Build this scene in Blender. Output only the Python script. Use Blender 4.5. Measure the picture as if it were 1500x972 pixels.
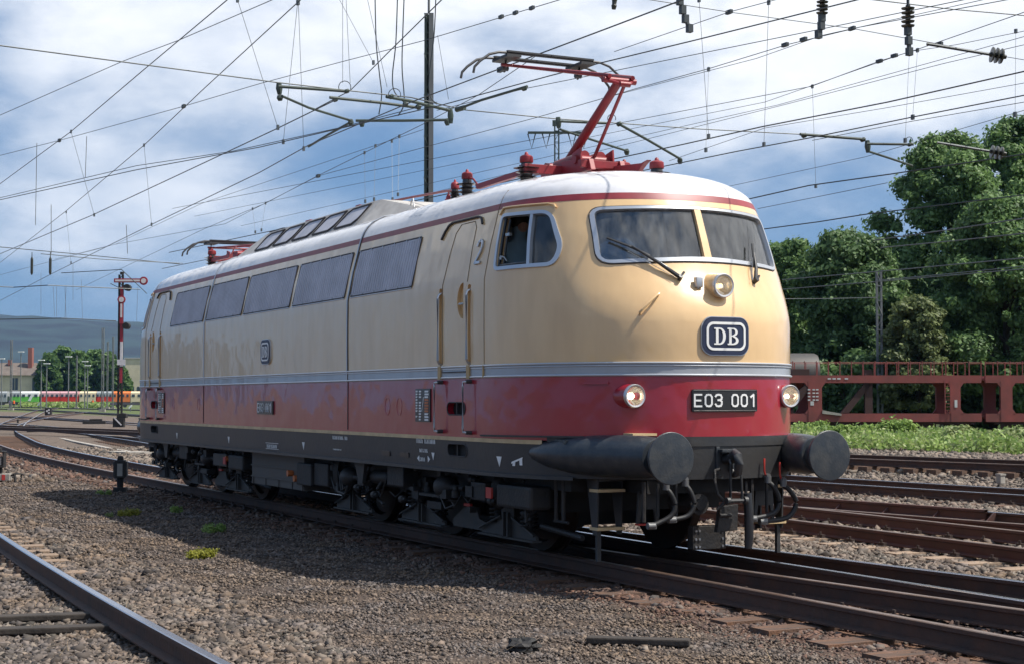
import bpy, bmesh, math, random
import numpy as np
from mathutils import Vector, Matrix
for _o in list(bpy.data.objects): bpy.data.objects.remove(_o)
random.seed(7); RNG=np.random.default_rng(7)
SC=bpy.context.scene
COL=SC.collection
# ------------------------------------------------------------------ camera
F_PX=2348.7587; YAW=0.458145; PITCH=0.041714
CAM=Vector((21.9952,-8.5066,1.5843))
PW,PH=1500.0,972.0
fw=Vector((-math.cos(YAW)*math.cos(PITCH), math.sin(YAW)*math.cos(PITCH), math.sin(PITCH)))
rt=fw.cross(Vector((0,0,1))).normalized(); up=rt.cross(fw)
cam=bpy.data.cameras.new('camera'); camo=bpy.data.objects.new('camera',cam); COL.objects.link(camo)
camo.matrix_world=Matrix(((rt.x,up.x,-fw.x,CAM.x),(rt.y,up.y,-fw.y,CAM.y),(rt.z,up.z,-fw.z,CAM.z),(0,0,0,1)))
cam.sensor_width=36; cam.lens=F_PX*36/PW; cam.clip_start=0.1; cam.clip_end=20000
SC.camera=camo
def ray(u,v): return fw+rt*((u-PW/2)/F_PX)-up*((v-PH/2)/F_PX)
def onz(u,v,z=0.0):
    d=ray(u,v); return CAM+d*((z-CAM.z)/d.z)
def atd(u,v,dep): return CAM+ray(u,v)*dep
# ------------------------------------------------------------------ light
SUN=Vector((0.34,0.42,0.84)).normalized()
world=bpy.data.worlds.new('World'); SC.world=world; world.use_nodes=True
wn=world.node_tree.nodes; wl=world.node_tree.links; wn.clear()
def N(nt,typ,**kw):
    n=nt.nodes.new(typ)
    for k,v in kw.items():
        if hasattr(n,k) and not isinstance(k,int): setattr(n,k,v)
    return n
wt=world.node_tree
sky=N(wt,'ShaderNodeTexSky'); sky.sky_type='NISHITA'; sky.sun_disc=False
sky.sun_elevation=math.asin(SUN.z); sky.sun_rotation=math.atan2(SUN.x,SUN.y)
sky.air_density=1.0; sky.dust_density=0.8; sky.ozone_density=2.5
tc=N(wt,'ShaderNodeTexCoord'); sep=N(wt,'ShaderNodeSeparateXYZ'); wl.new(tc.outputs['Generated'],sep.inputs[0])
def wmath(op,a,b=None,c=None):
    n=N(wt,'ShaderNodeMath'); n.operation=op
    for i,x in enumerate((a,b,c)):
        if x is None: continue
        if isinstance(x,(int,float)): n.inputs[i].default_value=x
        else: wl.new(x,n.inputs[i])
    return n.outputs[0]
cmb=N(wt,'ShaderNodeCombineXYZ'); wl.new(wmath('MULTIPLY',sep.outputs[0],2.4),cmb.inputs[0]); wl.new(wmath('MULTIPLY',sep.outputs[1],2.4),cmb.inputs[1]); wl.new(wmath('MULTIPLY',sep.outputs[2],5.5),cmb.inputs[2])
def wnoise(scale,detail,rough,off=0.0,dist=0.0):
    n=N(wt,'ShaderNodeTexNoise'); n.noise_dimensions='3D'; n.inputs['Scale'].default_value=scale; n.inputs['Detail'].default_value=detail
    n.inputs['Roughness'].default_value=rough; n.inputs['Distortion'].default_value=dist
    m=N(wt,'ShaderNodeVectorMath'); m.operation='ADD'; wl.new(cmb.outputs[0],m.inputs[0]); m.inputs[1].default_value=(off,off*.7,off*.3)
    wl.new(m.outputs[0],n.inputs['Vector']); return n.outputs['Fac']
n1=wnoise(1.6,8,0.55,3.1,0.1); n2=wnoise(0.55,4,0.5,9.4)
# cloud bank is thicker towards the right of the line (azimuth of +y) and higher up
zc_=wmath('MINIMUM',sep.outputs[2],0.30); az=wmath('ADD',wmath('MULTIPLY',sep.outputs[1],0.62),wmath('MULTIPLY',zc_,4.1))
high=wmath('MULTIPLY',wmath('MAXIMUM',wmath('SUBTRACT',sep.outputs[2],0.36),0.0),0.35); back=wmath('MULTIPLY',wmath('MAXIMUM',sep.outputs[0],-0.2),0.0)
cover=wmath('SUBTRACT',wmath('SUBTRACT',wmath('ADD',wmath('ADD',wmath('MULTIPLY',n1,1.25),wmath('MULTIPLY',n2,0.45)),wmath('MULTIPLY',az,0.50)),high),back)
mr=N(wt,'ShaderNodeMapRange'); mr.interpolation_type='SMOOTHSTEP'; wl.new(cover,mr.inputs['Value']); mr.inputs['From Min'].default_value=1.09; mr.inputs['From Max'].default_value=1.50
n3=wnoise(2.6,7,0.6,1.7,0.1)
ccol=N(wt,'ShaderNodeMixRGB'); wl.new(wmath('MULTIPLY',mr.outputs[0],wmath('ADD',wmath('ADD',n3,-0.02),wmath('MULTIPLY',az,0.34))),ccol.inputs[0])
ccol.inputs[1].default_value=(3.7,4.95,6.8,1); ccol.inputs[2].default_value=(11.2,11.4,11.8,1)
mixc=N(wt,'ShaderNodeMixRGB'); wl.new(wmath('MULTIPLY',mr.outputs[0],0.93),mixc.inputs[0])
tint=N(wt,'ShaderNodeMixRGB'); tint.blend_type='MULTIPLY'; tint.inputs[0].default_value=1.0; wl.new(sky.outputs[0],tint.inputs[1]); tint.inputs[2].default_value=(0.84,0.95,1.02,1)
slate=N(wt,'ShaderNodeMixRGB'); slate.inputs[0].default_value=0.62; wl.new(tint.outputs[0],slate.inputs[1]); slate.inputs[2].default_value=(1.45,2.85,5.5,1); wl.new(slate.outputs[0],mixc.inputs[1]); wl.new(ccol.outputs[0],mixc.inputs[2])
bg=N(wt,'ShaderNodeBackground'); bg.inputs['Strength'].default_value=0.08; wl.new(mixc.outputs[0],bg.inputs[0])
wo=N(wt,'ShaderNodeOutputWorld'); wl.new(bg.outputs[0],wo.inputs[0])
sl=bpy.data.lights.new('sun','SUN'); sl.energy=5.0; sl.angle=math.radians(0.55); sl.color=(1.0,0.95,0.87)
so=bpy.data.objects.new('sun',sl); COL.objects.link(so); so.rotation_euler=(-SUN).to_track_quat('-Z','Y').to_euler(); so.location=(0,0,60)
SC.view_settings.view_transform='Standard'; SC.view_settings.look='None'; SC.view_settings.gamma=1; SC.view_settings.use_curve_mapping=False
SC.view_settings.exposure=0.38
SC.render.resolution_x=1024; SC.render.resolution_y=663
try:
    SC.cycles.transparent_max_bounces=12; SC.cycles.volume_bounces=0; SC.cycles.max_bounces=8
except Exception: pass

# ------------------------------------------------------------------ materials
MATS={}
def mat(name,col,rough=0.6,metal=0.0,coat=0.0,noise=0.0,nscale=4.0,col2=None,bump=0.0,bscale=20.0,spec=0.5,emit=None,stretch=None,detail=6,rand=0.0,lo=0.35,hi=0.65,coords='Object'):
    m=bpy.data.materials.new(name); m.use_nodes=True; nt=m.node_tree; nt.nodes.clear()
    out=N(nt,'ShaderNodeOutputMaterial'); b=N(nt,'ShaderNodeBsdfPrincipled'); nt.links.new(b.outputs[0],out.inputs[0])
    b.inputs['Base Color'].default_value=(*col,1); b.inputs['Roughness'].default_value=rough; b.inputs['Metallic'].default_value=metal
    b.inputs['Coat Weight'].default_value=coat; b.inputs['Coat Roughness'].default_value=0.08; b.inputs['Specular IOR Level'].default_value=spec
    t=N(nt,'ShaderNodeTexCoord'); vec=t.outputs[coords]
    if stretch:
        mp=N(nt,'ShaderNodeMapping'); nt.links.new(vec,mp.inputs[0]); mp.inputs['Scale'].default_value=stretch; vec=mp.outputs[0]
    colout=None
    if noise>0 or col2:
        nz=N(nt,'ShaderNodeTexNoise'); nz.inputs['Scale'].default_value=nscale; nz.inputs['Detail'].default_value=detail; nz.inputs['Roughness'].default_value=0.6
        nt.links.new(vec,nz.inputs['Vector'])
        r=N(nt,'ShaderNodeMapRange'); nt.links.new(nz.outputs['Fac'],r.inputs['Value']); r.inputs['From Min'].default_value=lo; r.inputs['From Max'].default_value=hi
        mx=N(nt,'ShaderNodeMixRGB'); nt.links.new(r.outputs[0],mx.inputs[0])
        c2=col2 if col2 else tuple(c*(1-noise) for c in col)
        mx.inputs[1].default_value=(*col,1); mx.inputs[2].default_value=(*c2,1); colout=mx.outputs[0]
    if rand>0:
        g=N(nt,'ShaderNodeNewGeometry'); h=N(nt,'ShaderNodeMapRange'); nt.links.new(g.outputs['Random Per Island'],h.inputs['Value'])
        h.inputs['To Min'].default_value=1-rand; h.inputs['To Max'].default_value=1+rand
        v=N(nt,'ShaderNodeVectorMath'); v.operation='SCALE'
        if colout: nt.links.new(colout,v.inputs[0])
        else: v.inputs[0].default_value=col
        nt.links.new(h.outputs[0],v.inputs['Scale']); colout=v.outputs[0]
    if colout: nt.links.new(colout,b.inputs['Base Color'])
    if bump>0:
        nb=N(nt,'ShaderNodeTexNoise'); nb.inputs['Scale'].default_value=bscale; nb.inputs['Detail'].default_value=5; nt.links.new(vec,nb.inputs['Vector'])
        bp=N(nt,'ShaderNodeBump'); bp.inputs['Strength'].default_value=bump; bp.inputs['Distance'].default_value=0.02; nt.links.new(nb.outputs['Fac'],bp.inputs['Height']); nt.links.new(bp.outputs[0],b.inputs['Normal'])
    if emit:
        b.inputs['Emission Color'].default_value=(*emit[0],1); b.inputs['Emission Strength'].default_value=emit[1]
    MATS[name]=m; return m
def paint(name,col,dirt,streak=0.25,rough=0.32,bumpd=0.0):
    """gloss paint, slightly wavy, with vertical dirt streaks"""
    m=bpy.data.materials.new(name); m.use_nodes=True; nt=m.node_tree; nt.nodes.clear(); L=nt.links
    out=N(nt,'ShaderNodeOutputMaterial'); b=N(nt,'ShaderNodeBsdfPrincipled'); L.new(b.outputs[0],out.inputs[0])
    t=N(nt,'ShaderNodeTexCoord')
    mp=N(nt,'ShaderNodeMapping'); L.new(t.outputs['Object'],mp.inputs[0]); mp.inputs['Scale'].default_value=(2.6,2.6,0.6)
    nz=N(nt,'ShaderNodeTexNoise'); nz.inputs['Scale'].default_value=1.6; nz.inputs['Detail'].default_value=5; nz.inputs['Roughness'].default_value=0.55; L.new(mp.outputs[0],nz.inputs['Vector'])
    n2=N(nt,'ShaderNodeTexNoise'); n2.inputs['Scale'].default_value=1.1; n2.inputs['Detail'].default_value=5; L.new(t.outputs['Object'],n2.inputs['Vector'])
    r=N(nt,'ShaderNodeMapRange'); L.new(nz.outputs['Fac'],r.inputs['Value']); r.inputs['From Min'].default_value=0.42; r.inputs['From Max'].default_value=0.72; r.inputs['To Max'].default_value=streak
    r2=N(nt,'ShaderNodeMapRange'); L.new(n2.outputs['Fac'],r2.inputs['Value']); r2.inputs['From Min'].default_value=0.4; r2.inputs['From Max'].default_value=0.7; r2.inputs['To Max'].default_value=0.5*streak
    ad=N(nt,'ShaderNodeMath'); ad.operation='ADD'; L.new(r.outputs[0],ad.inputs[0]); L.new(r2.outputs[0],ad.inputs[1])
    mx=N(nt,'ShaderNodeMixRGB'); L.new(ad.outputs[0],mx.inputs[0]); mx.inputs[1].default_value=(*col,1); mx.inputs[2].default_value=(*dirt,1)
    L.new(mx.outputs[0],b.inputs['Base Color']); b.inputs['Roughness'].default_value=rough
    b.inputs['Coat Weight'].default_value=0.85; b.inputs['Coat Roughness'].default_value=0.05
    rr=N(nt,'ShaderNodeMapRange'); L.new(nz.outputs['Fac'],rr.inputs['Value']); rr.inputs['To Min'].default_value=rough-0.08; rr.inputs['To Max'].default_value=rough+0.18; L.new(rr.outputs[0],b.inputs['Roughness'])
    nb=N(nt,'ShaderNodeTexNoise'); nb.inputs['Scale'].default_value=2.2; nb.inputs['Detail'].default_value=2.5
    mb=N(nt,'ShaderNodeMapping'); L.new(t.outputs['Object'],mb.inputs[0]); mb.inputs['Scale'].default_value=(1.0,1.0,0.75); L.new(mb.outputs[0],nb.inputs['Vector'])
    bp=N(nt,'ShaderNodeBump'); bp.inputs['Strength'].default_value=0.7; bp.inputs['Distance'].default_value=0.02; L.new(nb.outputs['Fac'],bp.inputs['Height']); L.new(bp.outputs[0],b.inputs['Normal']); L.new(bp.outputs[0],b.inputs['Coat Normal'])
    MATS[name]=m; return m
def glassmat(name,tint,trans=0.75,rough=0.03,streak=0.0,ior=1.75):
    m=bpy.data.materials.new(name); m.use_nodes=True; nt=m.node_tree; nt.nodes.clear(); L=nt.links
    out=N(nt,'ShaderNodeOutputMaterial'); tr=N(nt,'ShaderNodeBsdfTransparent'); tr.inputs[0].default_value=(*tint,1)
    gl=N(nt,'ShaderNodeBsdfGlossy'); gl.inputs['Roughness'].default_value=rough
    fr=N(nt,'ShaderNodeFresnel'); fr.inputs['IOR'].default_value=ior
    m1=N(nt,'ShaderNodeMixShader'); L.new(fr.outputs[0],m1.inputs[0]); L.new(tr.outputs[0],m1.inputs[1]); L.new(gl.outputs[0],m1.inputs[2])
    df=N(nt,'ShaderNodeBsdfDiffuse'); df.inputs[0].default_value=(0.42,0.43,0.43,1)
    t=N(nt,'ShaderNodeTexCoord'); mp=N(nt,'ShaderNodeMapping'); L.new(t.outputs['Object'],mp.inputs[0]); mp.inputs['Scale'].default_value=(6,6,0.7); mp.inputs['Rotation'].default_value=(0.12,0.1,0)
    nz=N(nt,'ShaderNodeTexNoise'); nz.inputs['Scale'].default_value=2.0; nz.inputs['Detail'].default_value=7; L.new(mp.outputs[0],nz.inputs['Vector'])
    r=N(nt,'ShaderNodeMapRange'); L.new(nz.outputs['Fac'],r.inputs['Value']); r.inputs['From Min'].default_value=0.38; r.inputs['From Max'].default_value=0.7; r.inputs['To Max'].default_value=streak; r.inputs['To Min'].default_value=streak*0.15
    m2=N(nt,'ShaderNodeMixShader'); L.new(r.outputs[0],m2.inputs[0]); L.new(m1.outputs[0],m2.inputs[1]); L.new(df.outputs[0],m2.inputs[2]); L.new(m2.outputs[0],out.inputs[0])
    MATS[name]=m; return m
def leafmat(name,c1,c2,nscale=0.35):
    m=bpy.data.materials.new(name); m.use_nodes=True; nt=m.node_tree; nt.nodes.clear(); L=nt.links
    out=N(nt,'ShaderNodeOutputMaterial'); b=N(nt,'ShaderNodeBsdfPrincipled'); b.inputs['Roughness'].default_value=0.55; b.inputs['Specular IOR Level'].default_value=0.35
    g=N(nt,'ShaderNodeNewGeometry'); t=N(nt,'ShaderNodeTexCoord'); nz=N(nt,'ShaderNodeTexNoise'); nz.inputs['Scale'].default_value=nscale; nz.inputs['Detail'].default_value=3; L.new(t.outputs['Object'],nz.inputs['Vector'])
    a=N(nt,'ShaderNodeMath'); a.operation='MULTIPLY_ADD'; L.new(g.outputs['Random Per Island'],a.inputs[0]); a.inputs[1].default_value=0.45; L.new(nz.outputs['Fac'],a.inputs[2])
    r=N(nt,'ShaderNodeMapRange'); L.new(a.outputs[0],r.inputs['Value']); r.inputs['From Min'].default_value=0.4; r.inputs['From Max'].default_value=1.0
    mx=N(nt,'ShaderNodeMixRGB'); L.new(r.outputs[0],mx.inputs[0]); mx.inputs[1].default_value=(*c1,1); mx.inputs[2].default_value=(*c2,1); L.new(mx.outputs[0],b.inputs['Base Color'])
    tl=N(nt,'ShaderNodeBsdfTranslucent'); L.new(mx.outputs[0],tl.inputs[0]); ms=N(nt,'ShaderNodeMixShader'); ms.inputs[0].default_value=0.4
    L.new(b.outputs[0],ms.inputs[1]); L.new(tl.outputs[0],ms.inputs[2]); L.new(ms.outputs[0],out.inputs[0]); MATS[name]=m; return m

paint('cream',(0.72,0.485,0.24),(0.50,0.31,0.15),0.32,0.30)
paint('red',(0.31,0.007,0.022),(0.28,0.05,0.05),0.24,0.34)
paint('roofwhite',(0.64,0.635,0.65),(0.42,0.41,0.40),0.45,0.42)
paint('silver',(0.33,0.35,0.38),(0.24,0.24,0.24),0.4,0.40)
mat('silvertrim',(0.5,0.52,0.55),0.3,0.6)
mat('frame',(0.021,0.024,0.029),0.5,0,0.1,noise=0.4,nscale=2.5,col2=(0.034,0.033,0.032),bump=.15,bscale=15)
mat('bufferpaint',(0.020,0.026,0.034),0.42,0,0.15,noise=0.5,nscale=9,col2=(0.045,0.048,0.05),lo=.42,hi=.68,detail=9,bump=.12,bscale=40)
mat('creamline',(0.66,0.48,0.26),0.5,noise=.3,nscale=5)
mat('redline',(0.27,0.03,0.04),0.45,noise=.3,nscale=5)
mat('louvre',(0.50,0.50,0.55),0.6,0.0,noise=.25,nscale=3,col2=(0.40,0.40,0.44))
mat('blackrubber',(0.012,0.012,0.013),0.55)
mat('black',(0.015,0.015,0.017),0.4,coat=.3)
mat('seam',(0.16,0.11,0.06),0.8)
mat('seamdark',(0.05,0.045,0.045),0.7)
mat('creamdark',(0.45,0.30,0.13),0.5)
mat('steel',(0.42,0.42,0.42),0.35,0.9)
mat('chrome',(0.55,0.55,0.56),0.34,0.8)
mat('under',(0.010,0.0103,0.0115),0.6,0.0,noise=.4,nscale=6,col2=(0.024,0.019,0.016),bump=.3,bscale=30)
mat('underlight',(0.034,0.034,0.034),0.6,0.1,noise=.4,nscale=5,col2=(0.05,0.042,0.036))
mat('underdark',(0.006,0.006,0.0065),0.7,noise=.3,nscale=6,col2=(0.013,0.011,0.010))
mat('battery',(0.085,0.078,0.072),0.65,noise=.5,nscale=3,col2=(0.09,0.075,0.06))
mat('wheel',(0.02,0.016,0.014),0.5,0.5,noise=.5,nscale=4,col2=(0.035,0.02,0.014))
mat('tagred',(0.45,0.04,0.03),0.5); mat('tagorange',(0.5,0.14,0.04),0.5); mat('tagyellow',(0.75,0.55,0.2),0.5)
mat('white',(0.78,0.78,0.76),0.5); mat('plateblue',(0.012,0.02,0.055),0.5,coat=.1)
mat('pantored',(0.27,0.018,0.026),0.45,noise=.3,nscale=6,col2=(0.19,0.018,0.022))
mat('insul',(0.022,0.018,0.018),0.3,coat=.3); mat('carbon',(0.05,0.05,0.052),0.5,.3)
mat('roofgrey',(0.46,0.44,0.41),0.6,noise=.3,nscale=4,col2=(0.33,0.31,0.29)); mat('roofdark',(0.36,0.34,0.32),0.65,noise=.3,nscale=4)
mat('intdark',(0.06,0.07,0.075),0.7); mat('intgrey',(0.30,0.34,0.36),0.6); mat('curtain',(0.55,0.66,0.72),0.8,noise=.2,nscale=10)
mat('shirt',(0.34,0.50,0.60),0.8,noise=.2,nscale=9); mat('skin',(0.50,0.28,0.20),0.5); mat('hair',(0.02,0.014,0.01),0.6); mat('trousers',(0.03,0.035,0.06),0.8)
glassmat('glass',(0.62,0.70,0.74),streak=0.10); glassmat('frontglass',(0.50,0.60,0.68),streak=0.16,ior=2.3)
glassmat('lens',(0.9,0.9,0.9),rough=0.05,streak=0.1)
mat('reflector',(0.8,0.78,0.72),0.12,0.9,emit=((1.0,0.72,0.42),0.12)); mat('bulb',(1,0.9,0.7),0.3,emit=((1.0,0.86,0.62),7.0))
mat('bulbdim',(1,0.9,0.7),0.3,emit=((1.0,0.70,0.35),2.2))
mat('railtop',(0.36,0.37,0.42),0.22,0.95); mat('railtoprust',(0.22,0.16,0.13),0.38,0.6,noise=.4,nscale=3,col2=(0.15,0.09,0.06))
mat('railside',(0.050,0.030,0.024),0.75,noise=.5,nscale=5,col2=(0.085,0.04,0.025),bump=.3,bscale=25)
mat('railred',(0.095,0.036,0.028),0.6,noise=.4,nscale=3,col2=(0.06,0.028,0.022))
mat('sleeper',(0.15,0.075,0.042),0.9,noise=.5,nscale=2.5,col2=(0.07,0.05,0.04),bump=.6,bscale=30,stretch=(6,1,1))
mat('sleeperpale',(0.30,0.22,0.155),0.9,noise=.4,nscale=3,col2=(0.19,0.13,0.09),bump=.4,bscale=25)
mat('fasten',(0.04,0.025,0.02),0.7)
mat('timberdark',(0.045,0.036,0.03),.9,noise=.4,nscale=3,bump=.4); mat('concrete',(0.36,0.33,0.29),0.9,noise=.4,nscale=2,bump=.3)
mat('mastgreen',(0.04,0.062,0.05),0.6,noise=.4,nscale=1,col2=(0.03,0.042,0.036)); mat('mastgrey',(0.16,0.17,0.17),0.6,noise=.3,nscale=1)
mat('wire',(0.05,0.06,0.065),0.5,0.3); mat('wirethin',(0.09,0.105,0.115),0.5,0.3); mat('insulbrown',(0.03,0.032,0.024),0.35)
mat('signalred',(0.30,0.02,0.035),0.5,noise=.2,nscale=3); mat('signalwhite',(0.60,0.58,0.58),0.5,noise=.2,nscale=3)
mat('wagonred',(0.27,0.058,0.050),0.7,noise=.5,nscale=0.8,col2=(0.16,0.045,0.038),detail=9); mat('wagondark',(0.05,0.022,0.02),0.8)
mat('bark',(0.07,0.055,0.04),0.9,noise=.4,nscale=3,bump=.5,bscale=12)
leafmat('leafdark',(0.05,0.10,0.04),(0.15,0.24,0.085)); leafmat('leafmid',(0.062,0.12,0.042),(0.19,0.30,0.10)); leafmat('leafolive',(0.08,0.11,0.04),(0.20,0.24,0.09))
leafmat('leafbright',(0.11,0.20,0.04),(0.32,0.43,0.12),1.2); leafmat('leafpale',(0.13,0.19,0.06),(0.38,0.43,0.19),1.5); leafmat('leafyellow',(0.16,0.17,0.02),(0.34,0.33,0.05),2.0)
leafmat('leaffar',(0.045,0.095,0.03),(0.15,0.25,0.07),0.12)
mat('straw',(0.30,0.22,0.13),0.9,rand=.4)
mat('stonegrey',(0.128,0.110,0.090),0.85,rand=.7,noise=.4,nscale=2.0,col2=(0.135,0.10,0.078)); mat('stonebrown',(0.125,0.088,0.060),0.9,rand=.75,noise=.5,nscale=1.3,col2=(0.10,0.085,0.078))
mat('stonerust',(0.13,0.068,0.045),0.9,rand=.5,noise=.5,nscale=2,col2=(0.085,0.056,0.045))

# ------------------------------------------------------------------ mesh builder
class MB:
    def __init__(s): s.v=[]; s.f=[]; s.m=[]; s.cur=0
    def mi(s,i): s.cur=i; return s
    def add(s,vs,fs):
        o=len(s.v); s.v+= [tuple(p) for p in vs]
        for f in fs: s.f.append(tuple(o+i for i in f)); s.m.append(s.cur)
        return s
    def box(s,c,d,rot=None,taper=None):
        hx,hy,hz=d[0]/2,d[1]/2,d[2]/2; P=[]
        for k in(-1,1):
            for (i,j) in((-1,-1),(1,-1),(1,1),(-1,1)):
                q=Vector((i*hx,j*hy,k*hz))
                if taper and k==1: q.x*=taper; q.y*=taper
                if rot: q=rot@q
                P.append((q.x+c[0],q.y+c[1],q.z+c[2]))
        return s.add(P,[(3,2,1,0),(4,5,6,7),(0,1,5,4),(1,2,6,5),(2,3,7,6),(3,0,4,7)])
    def bx(s,a,b): return s.box([(a[i]+b[i])/2 for i in range(3)],[abs(b[i]-a[i]) for i in range(3)])
    def ring(s,c,ax,r,n,ref=None):
        ax=Vector(ax).normalized(); ref=Vector(ref) if ref else (Vector((0,0,1)) if abs(ax.z)<0.9 else Vector((1,0,0)))
        a=ax.cross(ref).normalized(); b=ax.cross(a)
        return [Vector(c)+a*(r*math.cos(2*math.pi*i/n))+b*(r*math.sin(2*math.pi*i/n)) for i in range(n)]
    def tube(s,pts,r,n=8,caps=True,closed=False):
        pts=[Vector(p) for p in pts]; m=len(pts); rs=r if isinstance(r,(list,tuple)) else [r]*m; V=[];Fs=[]
        ax0=(pts[1]-pts[0]); ref=Vector((0,0,1)) if abs(ax0.normalized().z)<0.9 else Vector((1,0,0))
        for i,p in enumerate(pts):
            if closed: t=pts[(i+1)%m]-pts[i-1]
            else: t=pts[min(i+1,m-1)]-pts[max(i-1,0)]
            t=t.normalized(); a=t.cross(ref)
            if a.length<1e-4: ref=Vector((0,1,0)); a=t.cross(ref)
            a.normalize(); b=t.cross(a); ref=-b if False else ref
            V+=[p+a*(rs[i]*math.cos(2*math.pi*k/n))+b*(rs[i]*math.sin(2*math.pi*k/n)) for k in range(n)]
        for i in range(m if closed else m-1):
            j=(i+1)%m
            for k in range(n): Fs.append((i*n+k,i*n+(k+1)%n,j*n+(k+1)%n,j*n+k))
        if caps and not closed: Fs.append(tuple(range(n-1,-1,-1))); Fs.append(tuple((m-1)*n+k for k in range(n)))
        return s.add(V,[tuple(reversed(f)) for f in Fs])
    def cyl(s,a,b,r,r2=None,n=16): return s.tube([a,b],[r,r if r2 is None else r2],n)
    def lathe(s,o,ax,prof,n=20,caps=True):
        """prof: list of (distance along axis, radius)"""
        ax=Vector(ax).normalized(); o=Vector(o); V=[];Fs=[]
        for d,r in prof: V+=s.ring(o+ax*d,ax,max(r,1e-4),n)
        m=len(prof)
        for i in range(m-1):
            for k in range(n): Fs.append((i*n+k,i*n+(k+1)%n,(i+1)*n+(k+1)%n,(i+1)*n+k))
        if caps: Fs.append(tuple(range(n-1,-1,-1))); Fs.append(tuple((m-1)*n+k for k in range(n)))
        return s.add(V,Fs)
    def prism(s,poly,P,d0,d1):
        """poly list of 2d points; P(a,b,d) -> xyz"""
        n=len(poly); V=[P(a,b,d0) for a,b in poly]+[P(a,b,d1) for a,b in poly]
        return s.add(V,[tuple(range(n)),tuple(range(2*n-1,n-1,-1))]+[(i,n+i,n+(i+1)%n,(i+1)%n) for i in range(n)])
    def build(s,name,mats,parent=None,smooth=False,loc=None,bevel=0.0,fixn=True,auto=40):
        me=bpy.data.meshes.new(name); L=Vector(loc) if loc is not None else Vector((0,0,0))
        vs=s.v if loc is None else [(p[0]-L.x,p[1]-L.y,p[2]-L.z) for p in s.v]
        me.from_pydata([tuple(p) for p in vs],[],s.f)
        if isinstance(mats,str): mats=[mats]
        for m in mats: me.materials.append(MATS[m])
        me.polygons.foreach_set('material_index',s.m)
        if fixn:
            b=bmesh.new(); b.from_mesh(me); bmesh.ops.recalc_face_normals(b,faces=b.faces)
            if bevel>0: bmesh.ops.bevel(b,geom=[e for e in b.edges if len(e.link_faces)==2 and e.calc_face_angle(0)>0.6],offset=bevel,segments=2,affect='EDGES',profile=0.6)
            b.to_mesh(me); b.free()
        if smooth:
            me.polygons.foreach_set('use_smooth',[True]*len(me.polygons))
            try: me.set_sharp_from_angle(angle=math.radians(auto))
            except Exception: pass
        me.update(); o=bpy.data.objects.new(name,me); COL.objects.link(o)
        if parent is not None: o.parent=parent
        if loc is not None: o.location=L
        return o
def tag(o,label=None,cat=None,group=None,kind=None):
    if label: o['label']=label
    if cat: o['category']=cat
    if group: o['group']=group
    if kind: o['kind']=kind
    return o
def empty(name,loc=(0,0,0),rz=0,label=None,cat=None,group=None):
    o=bpy.data.objects.new(name,None); COL.objects.link(o); o.location=loc; o.rotation_euler=(0,0,rz); o.empty_display_size=0.3
    return tag(o,label,cat,group)
def copy_tree(o,parent=None):
    c=o.copy(); COL.objects.link(c); c.parent=parent
    for ch in list(o.children): copy_tree(ch,c)
    return c
def rrect(x0,x1,y0,y1,r,n=5):
    pts=[]
    for cx,cy,a0 in((x1-r,y1-r,0),(x0+r,y1-r,90),(x0+r,y0+r,180),(x1-r,y0+r,270)):
        for i in range(n+1):
            a=math.radians(a0+90*i/n); pts.append((cx+r*math.cos(a),cy+r*math.sin(a)))
    return pts
def roundpoly(pts,r,n=5):
    out=[]; m=len(pts)
    for i in range(m):
        p=Vector(pts[i]); a=Vector(pts[i-1]); b=Vector(pts[(i+1)%m]); ri=r[i] if isinstance(r,(list,tuple)) else r
        da=(a-p).normalized(); db=(b-p).normalized(); p0=p+da*ri; p2=p+db*ri
        for k in range(n+1):
            t=k/n; q=p0*(1-t)**2+p*2*t*(1-t)+p2*t*t; out.append((q.x,q.y))
    return out
# ================================================================== LOCOMOTIVE
ZT=[0.80,1.2,1.8,1.93,2.3,2.5,2.8,3.15,3.5,3.65,3.75,3.82,3.90,3.95,3.98]
WT=[1.53,1.55,1.55,1.55,1.553,1.553,1.55,1.48,1.39,1.335,1.26,1.16,.95,.65,.30]
XT=[9.28,9.3,9.3,9.3,9.30,9.24,9.07,8.93,8.78,8.69,8.55,8.38,8.0,7.5,6.8]
X0T=[7.2,7.2,7.2,7.2,7.2,7.2,7.2,7.2,7.15,7.1,6.9,6.7,6.3,5.8,5.2]
NE=2.3
def mono(x,xs,ys):
    """monotone cubic interpolation"""
    n=len(xs)
    if x<=xs[0]: return ys[0]
    if x>=xs[-1]: return ys[-1]
    d=[(ys[i+1]-ys[i])/(xs[i+1]-xs[i]) for i in range(n-1)]
    m=[d[0]]+[0 if d[i-1]*d[i]<=0 else 2*d[i-1]*d[i]/(d[i-1]+d[i]) for i in range(1,n-1)]+[d[-1]]
    i=max(k for k in range(n-1) if xs[k]<=x); h=xs[i+1]-xs[i]; t=(x-xs[i])/h
    return (2*t**3-3*t**2+1)*ys[i]+(t**3-2*t**2+t)*h*m[i]+(-2*t**3+3*t**2)*ys[i+1]+(t**3-t**2)*h*m[i+1]
def lev(z):
    # the waist crease at 2.8 stays sharp: linear width below and above it
    w=float(np.interp(z,ZT,WT)) if z<3.5 else mono(z,ZT,WT)
    return w,mono(z,ZT,XT),mono(z,ZT,X0T)
def sidey(x,z):
    w,X,x0=lev(z); x=abs(x)
    if x<=x0: return w
    t=min(1,(x-x0)/(X-x0)); return w*(1-t**NE)**(1/NE)
def frontx(y,z):
    w,X,x0=lev(z); t=min(1,abs(y)/w); return x0+(X-x0)*(1-t**NE)**(1/NE)
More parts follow.
